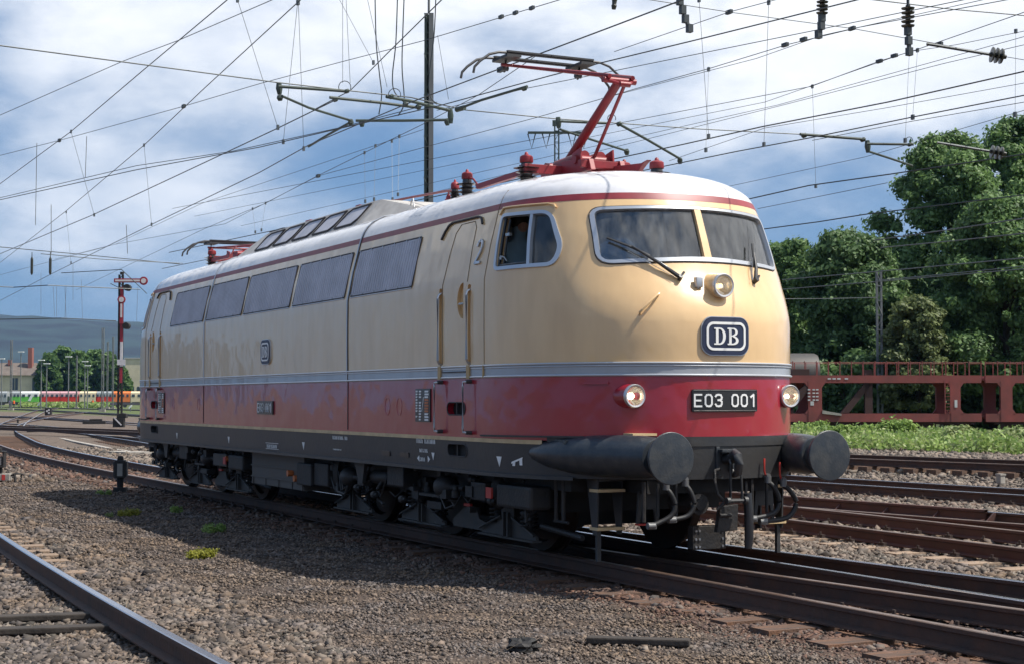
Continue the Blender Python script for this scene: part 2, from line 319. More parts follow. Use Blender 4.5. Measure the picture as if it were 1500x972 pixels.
def nrm(fn,a,b):
    e=0.01; p=Vector(fn(a,b)); u=Vector(fn(a+e,b))-p; v=Vector(fn(a,b+e))-p; return u.cross(v).normalized()
def side_fn(a,b): return (a,-sidey(a,b),b)
def front_fn(a,b): return (frontx(a,b),a,b)
def PS(a,b,d):
    n=nrm(side_fn,a,b); p=Vector(side_fn(a,b)); n=n if n.y<0 else -n; return p+n*d
def PF(a,b,d):
    n=nrm(front_fn,a,b); p=Vector(front_fn(a,b)); n=n if n.x>0 else -n; return p+n*d
def patch(mb,poly,P,d0,d1,cell=0.12):
    """a sheet that follows the surface: outline poly in surface coordinates, thickness d0..d1 above it"""
    b=bmesh.new(); vs=[b.verts.new((x,y,0)) for x,y in poly]; b.faces.new(vs)
    xs=[p[0] for p in poly]; ys=[p[1] for p in poly]
    for ax,lo,hi in((0,min(xs),max(xs)),(1,min(ys),max(ys))):
        k=int((hi-lo)/cell)
        for i in range(1,k+1):
            t=lo+(hi-lo)*i/(k+1); co=[0,0,0]; no=[0,0,0]; co[ax]=t; no[ax]=1
            bmesh.ops.bisect_plane(b,geom=list(b.verts)+list(b.edges)+list(b.faces),plane_co=co,plane_no=no,dist=1e-5)
    b.verts.ensure_lookup_table(); b.verts.index_update()
    n=len(b.verts); V=[P(v.co.x,v.co.y,d1) for v in b.verts]+[P(v.co.x,v.co.y,d0) for v in b.verts]; Fs=[]
    for f in b.faces:
        ids=[v.index for v in f.verts]; Fs.append(tuple(ids)); Fs.append(tuple(n+i for i in reversed(ids)))
    for e in b.edges:
        if len(e.link_faces)==1:
            i,j=e.verts[0].index,e.verts[1].index; Fs.append((i,j,n+j,n+i))
    b.free(); return mb.add(V,Fs)
def along(poly,P,d,closed=True,step=0.15):
    out=[]; m=len(poly)
    for i in range(m if closed else m-1):
        a=poly[i]; b=poly[(i+1)%m]; L=math.hypot(b[0]-a[0],b[1]-a[1]); k=max(1,int(L/step))
        for j in range(k): t=j/k; out.append(P(a[0]+(b[0]-a[0])*t,a[1]+(b[1]-a[1])*t,d))
    if not closed: out.append(P(*poly[-1],d))
    return out
SX=[-7.2+14.4*i/24 for i in range(25)]
def outline(z):
    """closed plan outline of the body at height z"""
    w,X,x0=lev(z); q=[]
    K=22
    for i in range(K+1):
        f=math.pi/2*i/K; q.append((x0+(X-x0)*abs(math.sin(f))**(2/NE), w*abs(math.cos(f))**(2/NE)))   # side -> front centre
    st=[x0*(-1+2*i/16) for i in range(1,16)]
    ring=[(x,-w) for x in st]+[(x,-y) for x,y in q]+[(x,y) for x,y in reversed(q[:-1])]+[(-x,w) for x in st]
    ring+=[(-x,y) for x,y in q]+[(-x,-y) for x,y in reversed(q[:-1])]
    return ring
def shell(name,zs,matname,parent,thick=0.07,cap_top=False,cap_bot=False,grow=0.0,cutters=None,mats=None,matfn=None):
    mb=MB(); rings=[]
    for z in zs:
        r=outline(z); n=len(r)
        V=[(x*(1+grow/9),y*(1+grow/1.55),z) for x,y in r]; rings.append(V)
    n=len(rings[0]); m=len(rings)
    flat=[p for r in rings for p in r]; Fs=[]
    for i in range(m-1):
        for k in range(n): Fs.append((i*n+k,i*n+(k+1)%n,(i+1)*n+(k+1)%n,(i+1)*n+k))
    mb.add(flat,Fs)
    if thick>0:
        def inset(p,t): return (p[0]*(1-t/9.0),p[1]*(1-t/1.5),p[2])
        inn=[inset(p,thick) for p in flat]; mb.add(inn,[tuple(reversed(f)) for f in Fs])
        o=len(flat)
        for row in (0,m-1):
            fs=[]
            for k in range(n):
                a=row*n+k; b=row*n+(k+1)%n; fs.append((a,b,o+b,o+a))
            base=len(mb.v)-2*len(flat)
            for f in fs: mb.f.append(f if row else tuple(reversed(f))); mb.m.append(0)
    else:
        if cap_top: mb.f.append(tuple((m-1)*n+k for k in range(n))); mb.m.append(0)
        if cap_bot: mb.f.append(tuple(range(n-1,-1,-1))); mb.m.append(0)
    if matfn:
        for i,f in enumerate(mb.f):
            zc=sum(mb.v[j][2] for j in f)/len(f); mb.m[i]=matfn(zc)
    o=mb.build(name,mats or matname,parent,smooth=True,auto=14 if name=='body_shell' else 30)
    if cutters:
        for C in cutters:
          co=C.build('cutter',matname,None)
          md=o.modifiers.new('b','BOOLEAN'); md.operation='DIFFERENCE'; md.solver='EXACT'; md.object=co
          dg=bpy.context.evaluated_depsgraph_get(); dg.update(); me=bpy.data.meshes.new_from_object(o.evaluated_get(dg)); o.modifiers.clear()
          print('BOOL',name,len(o.data.polygons),'->',len(me.polygons)); o.data=me
          bpy.data.objects.remove(co)
        me.polygons.foreach_set('use_smooth',[True]*len(me.polygons))
        try: me.set_sharp_from_angle(angle=math.radians(24))
        except Exception: pass
    return o
LOCO=empty('electric_locomotive',(0,0,0),0,'beige and dark red streamlined electric locomotive with one red pantograph raised','locomotive')
# --- window outlines
WS_L=roundpoly([(-0.965,3.40),(-0.998,2.895),(-0.045,2.945),(-0.035,3.425)],[.07,.08,.02,.02])       # (y,z) left pane of the windscreen
WS_R=[(-a,b) for a,b in reversed(WS_L)]
WS_ALL=roundpoly([(-0.998,3.428),(-1.033,2.862),(0,2.905),(1.033,2.862),(0.998,3.428),(0,3.453)],[.11,.13,.4,.13,.11,.4],7)
SW=roundpoly([(7.47,2.905),(7.40,3.425),(8.10,3.40),(8.31,3.05),(8.285,2.90)],[.05,.05,.10,.07,.07])   # cab side window (x,z)
cut=MB(); cutp=MB(); cuth=MB()
for poly in (WS_L,WS_R): 
    cut.prism(poly,lambda a,b,d:(d,a,b),7.3,9.6); cut.prism(poly,lambda a,b,d:(-d,a,b),7.3,9.6)
for sx in(1,-1):
    for sy in(1,-1): cut.prism(SW,lambda a,b,d:(a*sx,d*sy,b),1.05,1.75)
pocket=[(6.60+0.0,2.42)]
half=[(6.74,2.80)]+[(6.74-0.155*math.sin(math.radians(a)),2.61+0.19*math.cos(math.radians(a))) for a in range(15,180,15)]+[(6.74,2.42)]
for sx in(1,-1):
    for sy in(1,-1):
        for x0 in(6.11,6.85): cutp.prism(rrect(x0,x0+.075,1.94,2.77,.02,2),lambda a,b,d:(a*sx,d*sy,b),1.515,1.7)
        cuth.prism(half,lambda a,b,d:(a*sx,d*sy,b),1.51,1.7)
def zr(a,b,n): return [a+(b-a)*i/n for i in range(n+1)]
body=shell('body_shell',[1.93,2.1,2.3,2.4,2.5,2.6,2.7,2.8]+zr(2.8,3.5,8)[1:]+[3.515],'cream',LOCO,cutters=[cut,cutp,cuth])
tag(body,'beige upper body shell')
shell('roof_stripe',[3.515,3.55,3.582],'redline',LOCO,grow=0.002)
roof=shell('roof',[3.582,3.62,3.66,3.70,3.74,3.78,3.82,3.86,3.89,3.92,3.94,3.955,3.965,3.975,3.98],'roofwhite',LOCO,thick=0,cap_top=True,cap_bot=True)
cut2=MB()
ov=rrect(6.33,6.79,1.42,1.55,.065,5); ov2=rrect(6.33,6.82,0.985,1.115,.06,5)
for sx in(1,-1):
    for sy in(1,-1): cut2.prism(ov,lambda a,b,d:(a*sx,d*sy,b),1.40,1.7)
shell('lower_body',[1.19,1.3,1.5,1.7,1.80],'red',LOCO,cutters=[cut2])
cut3=MB()
for sx in(1,-1):
    for sy in(1,-1): cut3.prism(ov2,lambda a,b,d:(a*sx,d*sy,b),1.40,1.7)
shell('frame_skirt',[0.835,1.0,1.15],'frame',LOCO,cutters=[cut3])
# bottom lip of the frame and cream line along the sides only
for nm,z0,z1,mt,d,xe in(('frame_lip',0.815,0.85,'silvertrim',0.012,8.6),('cream_line',1.15,1.19,'creamline',0.004,8.25)):
    for sy in(-1,1):
        mb=MB(); xs=[-xe+2*xe*i/60 for i in range(61)]
        V=[(x,sy*(sidey(x,1.2)+d),z) for x in xs for z in(z0,z1)]+[(x,sy*(sidey(x,1.2)-.02),z) for x in xs for z in(z0,z1)]; n=len(xs)*2; Fs=[]
        for i in range(60):
            a=2*i; Fs+= [(a,a+2,a+3,a+1),(a+1,a+3,n+a+3,n+a+1),(n+a,n+a+2,a+2,a)]
        mb.add(V,Fs); mb.build(nm,mt if nm=='cream_line' else 'frame',LOCO)
# front/rear aprons fill the height of the cream line
for s in(1,-1):
    mb=MB(); r=[p for p in outline(1.2) if p[0]*s>8.2 ]; r=sorted(r,key=lambda p:p[1])
    V=[(x-s*.004,y,z) for x,y in r for z in(1.145,1.235)]; Fs=[(2*i,2*i+2,2*i+3,2*i+1) for i in range(len(r)-1)]
    V=[(x*1.0012,y*1.002,z) for x,y,z in V]; mb.add(V,Fs); mb.build('apron_top','frame',LOCO,smooth=True)
# waist band with three ribs
wb=shell('waist_band',[1.80,1.802,1.93],'silver',LOCO,grow=0.004)
for z,r in((1.812,.012),(1.90,.006),(1.925,.011)):
    mb=MB(); mb.tube([(x*1.0008,y*1.004,z) for x,y in outline(z)],r,8,closed=True); mb.build('waist_moulding','silvertrim',LOCO,smooth=True)
# floor, inner bulkheads, cab insides
mb=MB(); mb.bx((-8.6,-1.35,1.16),(8.6,1.35,1.20)); mb.build('floor','intdark',LOCO)
for s in(1,-1):
    mb=MB(); mb.bx((6.88*s,-1.36,1.2),(6.92*s,1.36,3.5)); mb.build('cab_bulkhead','intgrey' if s==1 else 'intdark',LOCO)
    mb=MB(); mb.bx((8.05*s,-1.0,2.35),(8.75*s,1.0,2.60)); mb.box((8.4*s,0,2.66),(.35,1.5,.12)); mb.build('driving_desk','intdark',LOCO,bevel=.02)
    mb=MB(); mb.bx((6.95*s,-1.1,3.49),(7.9*s,1.1,3.51)); mb.build('cab_ceiling','intgrey',LOCO)
mb=MB(); mb.bx((6.96,-1.25,2.25),(7.45,-0.75,2.34)); mb.bx((6.94,-1.22,2.3),(6.99,-.78,2.85)); mb.build('driver_seat','black',LOCO,bevel=.03)
mb=MB()
for k in range(14):   # side curtain gathered at the rear of the windscreen
    y=0.52+0.024*k; mb.add([(8.30+.03*math.sin(k*1.9),y,2.72),(8.30+.03*math.sin((k+1)*1.9),y+.024,2.72),(8.24+.03*math.sin((k+1)*1.9),y+.02,3.28),(8.24+.03*math.sin(k*1.9),y-.004,3.28)],[(0,1,2,3)])
mb.build('curtain','curtain',LOCO)
# windscreen: panes, frame
for poly in (WS_L,WS_R):
    mb=MB(); patch(mb,poly,lambda a,b,d:PF(a,b,d),-0.028,-0.022,0.1); mb.build('windscreen_pane','frontglass',LOCO,smooth=True)
fr=MB()
pts=along(WS_ALL,PF,0.0,True,.08)
inner=[]
def ringstrip(mb,outer,innerp,P,d0,d1,step=.06):
    A=along(outer,P,d1,True,step); 
    # resample both closed outlines to the same count
    def res(poly,n):
        L=[0]; m=len(poly)
        for i in range(m): a=poly[i]; b=poly[(i+1)%m]; L.append(L[-1]+math.hypot(b[0]-a[0],b[1]-a[1]))
        out=[]
        for k in range(n):
            t=L[-1]*k/n; i=max(j for j in range(m) if L[j]<=t+1e-9); a=poly[i]; b=poly[(i+1)%m]; s=(t-L[i])/max(1e-9,L[i+1]-L[i]); out.append((a[0]+(b[0]-a[0])*s,a[1]+(b[1]-a[1])*s))
        return out
    n=120; O=res(outer,n)
    # nearest point by angle from centroid
    cx=sum(p[0] for p in innerp)/len(innerp); cy=sum(p[1] for p in innerp)/len(innerp); I=res(innerp,600); sc=1.0
    J=[min(I,key=lambda q:(q[0]-o[0])**2+(q[1]-o[1])**2) for o in O]
    V=[P(*o,d1) for o in O]+[P(*j,d1) for j in J]+[P(*o,d0) for o in O]+[P(*j,d0-.03) for j in J]; Fs=[]
    for i in range(n):
        k=(i+1)%n; Fs+=[(i,k,n+k,n+i),(2*n+i,2*n+k,k,i),(n+i,n+k,3*n+k,3*n+i)]
    mb.add(V,Fs)
WS_IN=roundpoly([(-0.965,3.40),(-0.998,2.895),(0,2.947),(0.998,2.895),(0.965,3.40),(0,3.427)],[.07,.08,.3,.08,.07,.3],7)
ringstrip(fr,WS_ALL,WS_IN,PF,0.0,0.014)
fr.build('windscreen_frame','silvertrim',LOCO,smooth=True)
mb=MB(); patch(mb,[(-.04,2.93),(.04,2.93),(.035,3.44),(-.035,3.44)],PF,-.03,.010,.1); mb.build('windscreen_pillar','cream',LOCO)
mb=MB(); mb.tube(along([(x+(.006 if x>0 else -.006)*(abs(x)>.7),z+(.006 if z>3.15 else -.006)) for x,z in WS_ALL],PF,.003,True,.06),.005,6,closed=True); mb.build('windscreen_seal','seamdark',LOCO)
# cab side windows
def scale_poly(poly,dx):
    cx=sum(p[0] for p in poly)/len(poly); cy=sum(p[1] for p in poly)/len(poly); out=[]
    for x,y in poly:
        d=math.hypot(x-cx,y-cy); out.append((x+(x-cx)/d*dx,y+(y-cy)/d*dx))
    return out
SWO=roundpoly([(7.435,2.87),(7.362,3.46),(8.118,3.435),(8.36,3.06),(8.328,2.862)],[.08,.07,.14,.10,.10],6)
def mirx(P): return lambda a,b,d: Vector((-P(a,b,d)[0],P(a,b,d)[1],P(a,b,d)[2]))
for Pm in (PS,mirx(PS)):
    fr=MB(); ringstrip(fr,SWO,SW,Pm,0.0,.016); wf=fr.build('side_window_frame','silvertrim',LOCO,smooth=True)
    mb=MB(); xm0,xm1=8.00,7.88
    patch(mb,[(xm0-.02,2.90),(xm0+.02,2.90),(xm1+.02,3.415),(xm1-.02,3.415)],Pm,-.04,.012,.1); mb.build('window_bar','silvertrim',wf)
    gl=MB(); patch(gl,roundpoly([(xm0+.02,2.90),(xm1+.02,3.41),(8.10,3.40),(8.31,3.05),(8.285,2.90)],[.01,.01,.1,.07,.07]),Pm,-.03,-.026,.12); gl.build('side_window_pane','glass',LOCO,smooth=True)
    sl=MB(); sl.tube(along([(7.56,2.93),(7.50,3.40)],Pm,-.03,False),.012,6); sl.tube(along([(7.49,2.92),(7.43,3.41)],Pm,-.02,False),.018,6); sl.tube(along([(7.48,2.925),(7.95,2.925)],Pm,-.02,False),.014,6); sl.build('sliding_window_frame','black',wf)
    mb=MB(); mb.box(Pm(7.55,3.24,-.02),(.09,.03,.03)); mb.box(Pm(7.50,3.0,-.02),(.07,.03,.03)); mb.tube([Pm(7.50,3.02,-.01),Pm(7.58,3.0,-.01),Pm(7.64,2.96,-.01)],.007,6); mb.build('window_catch','steel',wf)
    # drip rails above window and door
    mb=MB(); mb.tube(along([(7.32,3.455),(7.37,3.52),(7.50,3.548-.03),(8.05,3.50),(8.12,3.48),(8.15,3.45)],Pm,.012,False,.05),.011,6); mb.build('drip_rail','cream',LOCO,smooth=True)
    mb=MB(); mb.tube(along([(5.93,3.32),(5.98,3.40),(6.05,3.465),(6.14,3.49),(6.80,3.49),(6.88,3.47),(6.94,3.40)],Pm,.012,False,.05),.013,6); mb.build('door_drip_rail','seamdark',LOCO,smooth=True)
    # cab door: leaf outline groove
    door=[(6.20,2.80),(6.21,1.95),(6.84,1.95),(6.84,2.80),(6.80,3.36),(6.72,3.455),(6.40,3.455),(6.31,3.40)]
    dm=MB(); dm.tube(along([(6.205,1.95),(6.20,2.80),(6.28,3.36),(6.38,3.45),(6.72,3.45),(6.79,3.38),(6.84,2.80)],Pm,0.001,False,.06),.0045,6); dr=dm.build('cab_door','seam',LOCO)
    mb=MB(); mb.box(Pm(6.68,2.58,-.02),(.11,.05,.022)); mb.build('handle','steel',dr,bevel=.004)
    mb=MB(); mb.bx(Vector(Pm(6.22,1.87,.010))-Vector((0,0,.006)),Vector(Pm(6.82,1.87,.022))+Vector((0,0,.006))); mb.build('door_sill','seamdark',dr)
    for x0 in(6.147,6.887):
        mb=MB(); mb.tube([Pm(x0,1.95,-.02),Pm(x0,1.97,.02),Pm(x0,2.0,.035),Pm(x0,2.66,.035),Pm(x0,2.70,.02),Pm(x0,2.72,-.02)],.013,8); mb.build('grab_rail','chrome',LOCO,smooth=True)
        mb=MB(); mb.box(Pm(x0,1.865,.01),(.075,.02,.14)); mb.build('rail_bracket','creamdark',LOCO)
        xr=x0+.0
        mb=MB(); mb.tube([Pm(xr+.05,1.765,0),Pm(xr+.05,1.765,.05),Pm(xr,1.76,.07),Pm(xr,1.72,.075),Pm(xr,1.28,.075),Pm(xr,1.245,.07),Pm(xr+.05,1.24,.05),Pm(xr+.05,1.24,0)],.0125,8); mb.build('lower_grab_rail','chrome',LOCO,smooth=True)
        for z in(1.765,1.24): mb=MB(); mb.cyl(Pm(xr+.05,z,0),Pm(xr+.05,z,.06),.022,n=10); mb.build('rail_foot','seamdark',LOCO)
    # step openings edge trims
    for poly,zc in((ov,1.485),(ov2,1.05)):
        mb=MB(); pp=[(x,z) for x,z in poly]; mb.tube(along(pp,Pm,.003,True,.05),.007,6,closed=True); mb.build('step_opening_rim','seamdark' ,LOCO)
        mb=MB(); q=Pm(6.56,zc,-.12); mb.box(q,(.5,.10,.20)); mb.build('step_recess','underdark',LOCO)
        q=Pm(6.48,zc,-.05); mb=MB(); mb.box(q,(.02,.02,.14)); mb.build('step_recess_bar','frame',LOCO)
    # seams
    for xs,col,r in((7.25,'seam',.0035),):
        mb=MB(); mb.tube(along([(xs,1.94),(xs,2.8),(xs,3.5),(xs,3.72),(xs,3.86)],Pm,.001,False,.07),r,6); mb.build('body_seam',col,LOCO)
        mb=MB(); mb.box(Pm(xs,1.865,.01),(.02,.016,.13)); mb.build('seam_strip','creamdark',LOCO)
    for xs in (3.285,):
        mb=MB(); mb.tube(along([(xs,1.82),(xs,2.8),(xs,3.5),(xs,3.72),(xs,3.86),(xs,3.95)],Pm,.004,False,.05),.014,6); mb.build('cover_strip','silvertrim',LOCO)
        mb=MB(); mb.tube(along([(xs+.022,1.21),(xs+.022,2.8),(xs+.022,3.5),(xs+.022,3.72),(xs+.022,3.86),(xs+.022,3.95)],Pm,.002,False,.05),.007,6); mb.build('body_seam','seamdark',LOCO)
    mb=MB(); patch(mb,[(7.2,1.208),(8.7,1.222),(8.7,1.238),(7.2,1.226)],Pm,0,.025,.1); mb.build('drip_ledge','seamdark',LOCO)
# ventilation grilles on the long side
def slats(mb,x0,x1,z0,z1,lean,n):
    for i in range(n):
        a=x0+(x1-x0)*(i+.25)/n; b=x0+(x1-x0)*(i+.75)/n
        patch(mb,[(a,z0),(b,z0),(b,z1),(a,z1)],PS,.006,.011,.3)
for x0,x1 in((-5.50,-3.42),(-3.22,-1.29),(-1.17,.98),(1.12,3.15),(3.36,5.33)):
    mb=MB(); patch(mb,rrect(x0,x1,2.842,3.41,.02,2),PS,-.002,.006,.3); slats(mb,x0+.03,x1-.03,2.87,3.385,0,26); g=mb.build('ventilation_grille','louvre',LOCO)
    mb=MB(); pp=rrect(x0,x1,2.842,3.41,.02,2); mb.tube(along(pp,PS,.006,True,.3),.009,4,closed=True); mb.build('grille_frame','seamdark',g)
    mb=MB()
    for i in range(6):
        for z in(2.855,3.397): mb.box(PS(x0+.05+(x1-x0-.1)*i/5,z,.016),(.016,.01,.016))
    mb.build('screws','silvertrim',g)
    mb=MB(); patch(mb,[(x0,2.822),(x1,2.822),(x1,2.832),(x0,2.832)],PS,0,.012,.3); mb.build('grille_ledge','silver',g)
# faint dents/inspection rings on the lower side
for x in(4.62,4.98,-3.6,-5.2):
    mb=MB(); mb.tube(along([(x+.075*math.cos(a*math.pi/10),1.50+.10*math.sin(a*math.pi/10)) for a in range(20)],PS,.0,True,.1),.004,5,closed=True); mb.build('inspection_cover','red',LOCO,smooth=True)
# --- writing
def text(s,size,P,cx,cz,matname,name,parent,extr=.004,offset=0.0,squeeze=1.0,shear=0,spacing=1.0,flip=1):
    c=bpy.data.curves.new(name,'FONT'); c.body=s; c.size=size; c.align_x='CENTER'; c.align_y='CENTER'; c.offset=offset; c.space_character=spacing; c.resolution_u=4
    o=bpy.data.objects.new('t',c); COL.objects.link(o); dg=bpy.context.evaluated_depsgraph_get(); dg.update(); me=bpy.data.meshes.new_from_object(o.evaluated_get(dg)); bpy.data.objects.remove(o); bpy.data.curves.remove(c)
    b=bmesh.new(); b.from_mesh(me); b2=MB(); n=len(b.verts); b.verts.index_update()
    V=[P(cx+flip*v.co.x*squeeze,cz+v.co.y,extr) for v in b.verts]; 
    b2.add(V,[tuple(v.index for v in f.verts) for f in b.faces]); b.free(); bpy.data.meshes.remove(me)
    # give the characters thickness
    o=b2.build(name,matname,parent,fixn=False); m=o.modifiers.new('s','SOLIDIFY'); m.thickness=.003; m.offset=0
    return o
def strokes(mb,glyphs,P,cx,cz,h,w,gap,t,d0,d1):
    """narrow engineering lettering out of even strokes"""
    G={'E':[[(1,0),(0,0),(0,1),(1,1)],[(0,.5),(.85,.5)]],
       '0':[[(0.5,0),(.8,.03),(1,.2),(1,.8),(.8,.97),(.5,1),(.2,.97),(0,.8),(0,.2),(.2,.03),(.5,0)]],
       '3':[[(0,.85),(.15,.97),(.5,1),(.85,.96),(1,.78),(.95,.62),(.7,.54),(.4,.53)],[(.7,.54),(1,.4),(1,.2),(.85,.04),(.5,0),(.15,.03),(0,.16)]],
       '1':[[(.15,.80),(.65,1),(.65,0)]],
       '2':[[(0,.80),(.12,.95),(.5,1),(.88,.93),(1,.72),(.85,.5),(0,0),(1,0)]]}
    tot=sum((w if ch!=' ' else w*.55) for ch in glyphs)+gap*(len(glyphs)-1); x=cx-tot/2
    for ch in glyphs:
        if ch==' ': x+=w*.55+gap; continue
        for line in G[ch]:
            for (a,b),(c,d) in zip(line,line[1:]):
                ax,az,bx_,bz=x+a*w,cz+(b-.5)*h,x+c*w,cz+(d-.5)*h
                L=math.hypot(bx_-ax,bz-az); ux,uz=(bx_-ax)/L,(bz-az)/L; e=t*.42
                p=[(ax-ux*e-uz*t/2,az-uz*e+ux*t/2),(ax-ux*e+uz*t/2,az-uz*e-ux*t/2),(bx_+ux*e+uz*t/2,bz+uz*e-ux*t/2),(bx_+ux*e-uz*t/2,bz+uz*e+ux*t/2)]
                mb.prism(p,P,d0,d1)
        x+=w+gap
# front number plate  E03 001
mb=MB(); patch(mb,rrect(-.36,.365,1.468,1.678,.012,2),PF,.0,.022,.08); npl=mb.build('number_plate','black',LOCO,bevel=0)
mb=MB(); strokes(mb,'E03 001',PF,.0,1.573,.108,.066,.040,.0165,.022,.029); mb.build('plate_characters','white',npl)
mb=MB(); pp=rrect(-.35,.355,1.477,1.669,.008,2); mb.tube(along(pp,PF,.023,True,.08),.0035,4,closed=True); mb.build('plate_border','frame',npl)
# side number plate
mb=MB(); patch(mb,rrect(-.38,.34,1.37,1.56,.012,2),PS,.0,.022,.3); npl=mb.build('number_plate','black',LOCO)
mb=MB(); strokes(mb,'E03 001',PS,-.02,1.465,.12,.068,.034,.017,.022,.029); mb.build('plate_characters','white',npl)
# emblem: rounded dark plate, white ring, serif letters
def emblem(P,cx,cz,W,H,name='emblem'):
    mb=MB(); patch(mb,rrect(cx-W/2,cx+W/2,cz-H/2,cz+H/2,H*.30,8),P,.0,.02,.08); e=mb.build(name,'silvertrim',LOCO)
    mb=MB(); patch(mb,rrect(cx-W/2+.008,cx+W/2-.008,cz-H/2+.008,cz+H/2-.008,H*.29,8),P,.019,.026,.08); mb.build('emblem_field','plateblue',e)
    mb=MB(); i=H*.135; t=H*.062; o=rrect(cx-W/2+i,cx+W/2-i,cz-H/2+i,cz+H/2-i,H*.20,8); q=rrect(cx-W/2+i+t,cx+W/2-i-t,cz-H/2+i+t,cz+H/2-i-t,H*.145,8); n=len(o)
    V=[P(*a,.031) for a in o]+[P(*a,.031) for a in q]+[P(*a,.024) for a in o]+[P(*a,.024) for a in q]
    mb.add(V,[(k,(k+1)%n,n+(k+1)%n,n+k) for k in range(n)]+[(2*n+k,2*n+(k+1)%n,(k+1)%n,k) for k in range(n)]+[(n+k,n+(k+1)%n,3*n+(k+1)%n,3*n+k) for k in range(n)]); mb.build('emblem_ring','white',e)
    mb=MB(); h=H*.44; w=W*.235
    def quad(x0,z0,x1,z1,X,s=1): mb.prism([(cx+X+x0*w,cz-h/2+z0*h),(cx+X+x1*w,cz-h/2+z0*h),(cx+X+x1*w,cz-h/2+z1*h),(cx+X+x0*w,cz-h/2+z1*h)],P,.025,.032)
    def bowl(X,zc,hh,xa,rx,tx,tz):
        n=12
        for k in range(n):
            a0=-math.pi/2+math.pi*k/n; a1=-math.pi/2+math.pi*(k+1)/n
            f=lambda a,q:(cx+X+(xa+(rx-(tx if q else 0))*math.cos(a))*w, cz-h/2+(zc+(hh-(tz if q else 0))*math.sin(a))*h)
            mb.prism([f(a0,0),f(a1,0),f(a1,1),f(a0,1)],P,.025,.032)
    for X,ch in((-w*1.10,'D'),(w*0.06,'B')):
        quad(.14,.06,.36,.94,X); quad(0,0,.52,.085,X); quad(0,.915,.52,1,X)
        if ch=='D': bowl(X,.5,.5,.48,.52,.24,.085)
        else:
            bowl(X,.755,.245,.50,.42,.22,.075); bowl(X,.265,.265,.50,.50,.24,.085); quad(.3,.495,.52,.56,X)
    mb.build('emblem_letters','white',e)
emblem(PF,0,2.175,.53,.36); emblem(PS,.0,2.255,.44,.355)
# figure 2 beside the cab door
mb=MB()
def P2(a,b,d): return PS(a,b,d)
strokes(mb,'2',P2,7.02,3.10,.23,.11,.0,.028,.004,.02); mb.build('cab_number','silvertrim',LOCO)
# brake panel table and small inscriptions (dark plate with rows of tiny lettering)
for sgn,xc in((1,5.69),(-1,-6.02)):
    mb=MB(); patch(mb,rrect(xc-.21,xc+.20,1.335,1.70,.01,2),PS,.0,.014,.3); tb=mb.build('brake_table','black',LOCO)
    mb=MB(); mb.mi(0)
    for r in range(11):
        z=1.68-.031*r
        for (a,b) in ((-.19,-.14),(-.10,-.04)):
            if random.random()<.75: mb.prism([(xc+a,z-.018),(xc+b-random.random()*.02,z-.018),(xc+b,z),(xc+a,z)],PS,.014,.018)
        mb.mi(1 if 2<r<8 else 0)
        mb.prism([(xc+.06,z-.02),(xc+.17-random.random()*.03,z-.02),(xc+.17-random.random()*.02,z),(xc+.06,z)],PS,.014,.018); mb.mi(0)
    for k in range(8): mb.prism([(xc-.02+.006*k,1.45+.02*k),(xc-.012+.006*k,1.45+.02*k),(xc-.012+.006*k,1.47+.02*k),(xc-.02+.006*k,1.47+.02*k)],PS,.014,.018)
    mb.build('table_lettering',['white','tagorange'],tb)
def tiny(x0,x1,z,h,seed):
    r=random.Random(seed); x=x0
    while x<x1:
        w=r.uniform(.018,.032); mb.prism([(x,z),(x+w*.35,z),(x+w*.35,z+h),(x,z+h)],PS,.001,.004)
        if r.random()<.7: mb.prism([(x,z+h*r.choice((0,.4,.8))),(x+w*.8,z+h*.0+h*.0),(x+w*.8,z+h*.22),(x,z+h*.6)],PS,.001,.004)
        if r.random()<.6: mb.prism([(x+w*.55,z),(x+w*.8,z),(x+w*.8,z+h*.8),(x+w*.55,z+h*.8)],PS,.001,.004)
        x+=w+.012+(0.04 if r.random()<.08 else 0)
mb=MB(); tiny(5.48,6.0,1.10,.05,1); tiny(5.56,5.78,1.0,.04,2); tiny(5.56,5.74,.90,.045,3)
mb.prism([(5.48,.93),(5.54,.895),(5.54,.965)],PS,.001,.004); mb.prism([(5.84,.93),(5.78,.895),(5.78,.965)],PS,.001,.004)
tiny(2.75,3.28,1.08,.045,4); tiny(2.75,3.05,.945,.018,5); tiny(.0,.45,.90,.05,6)
for z in(.885,.965): mb.prism([(-.05,z),(.52,z),(.52,z+.006),(-.05,z+.006)],PS,.001,.004)
mb.build('frame_lettering','white',LOCO)
mb=MB()
for x,s in((-5.0,.05),(-1.9,.05),(1.6,.05),(5.93,.04),(7.56,.05)): 
    z=.965; mb.prism([(x-s,z+s),(x+s,z+s),(x,z-s)],PS,.001,.005)
mb.prism([(7.78,.95),(7.96,1.0),(7.97,1.02),(7.79,.97)],PS,.001,.005); mb.prism([(7.80,.93),(7.84,.93),(7.85,.97),(7.81,.97)],PS,.001,.005); mb.prism([(7.92,.94),(7.96,.94),(7.96,1.0),(7.92,1.0)],PS,.001,.005)
mb.build('frame_marks','white',LOCO)
for x in(4.55,5.12):
    mb=MB(); patch(mb,rrect(x-.13,x+.13,.93,.985,.005,2),PS,0,.01,.3); sp=mb.build('small_plate','black',LOCO)
    mb=MB(); tiny(x-.08,x+.09,.945,.025,int(x*10)); mb.build('small_plate_lettering','white',sp)
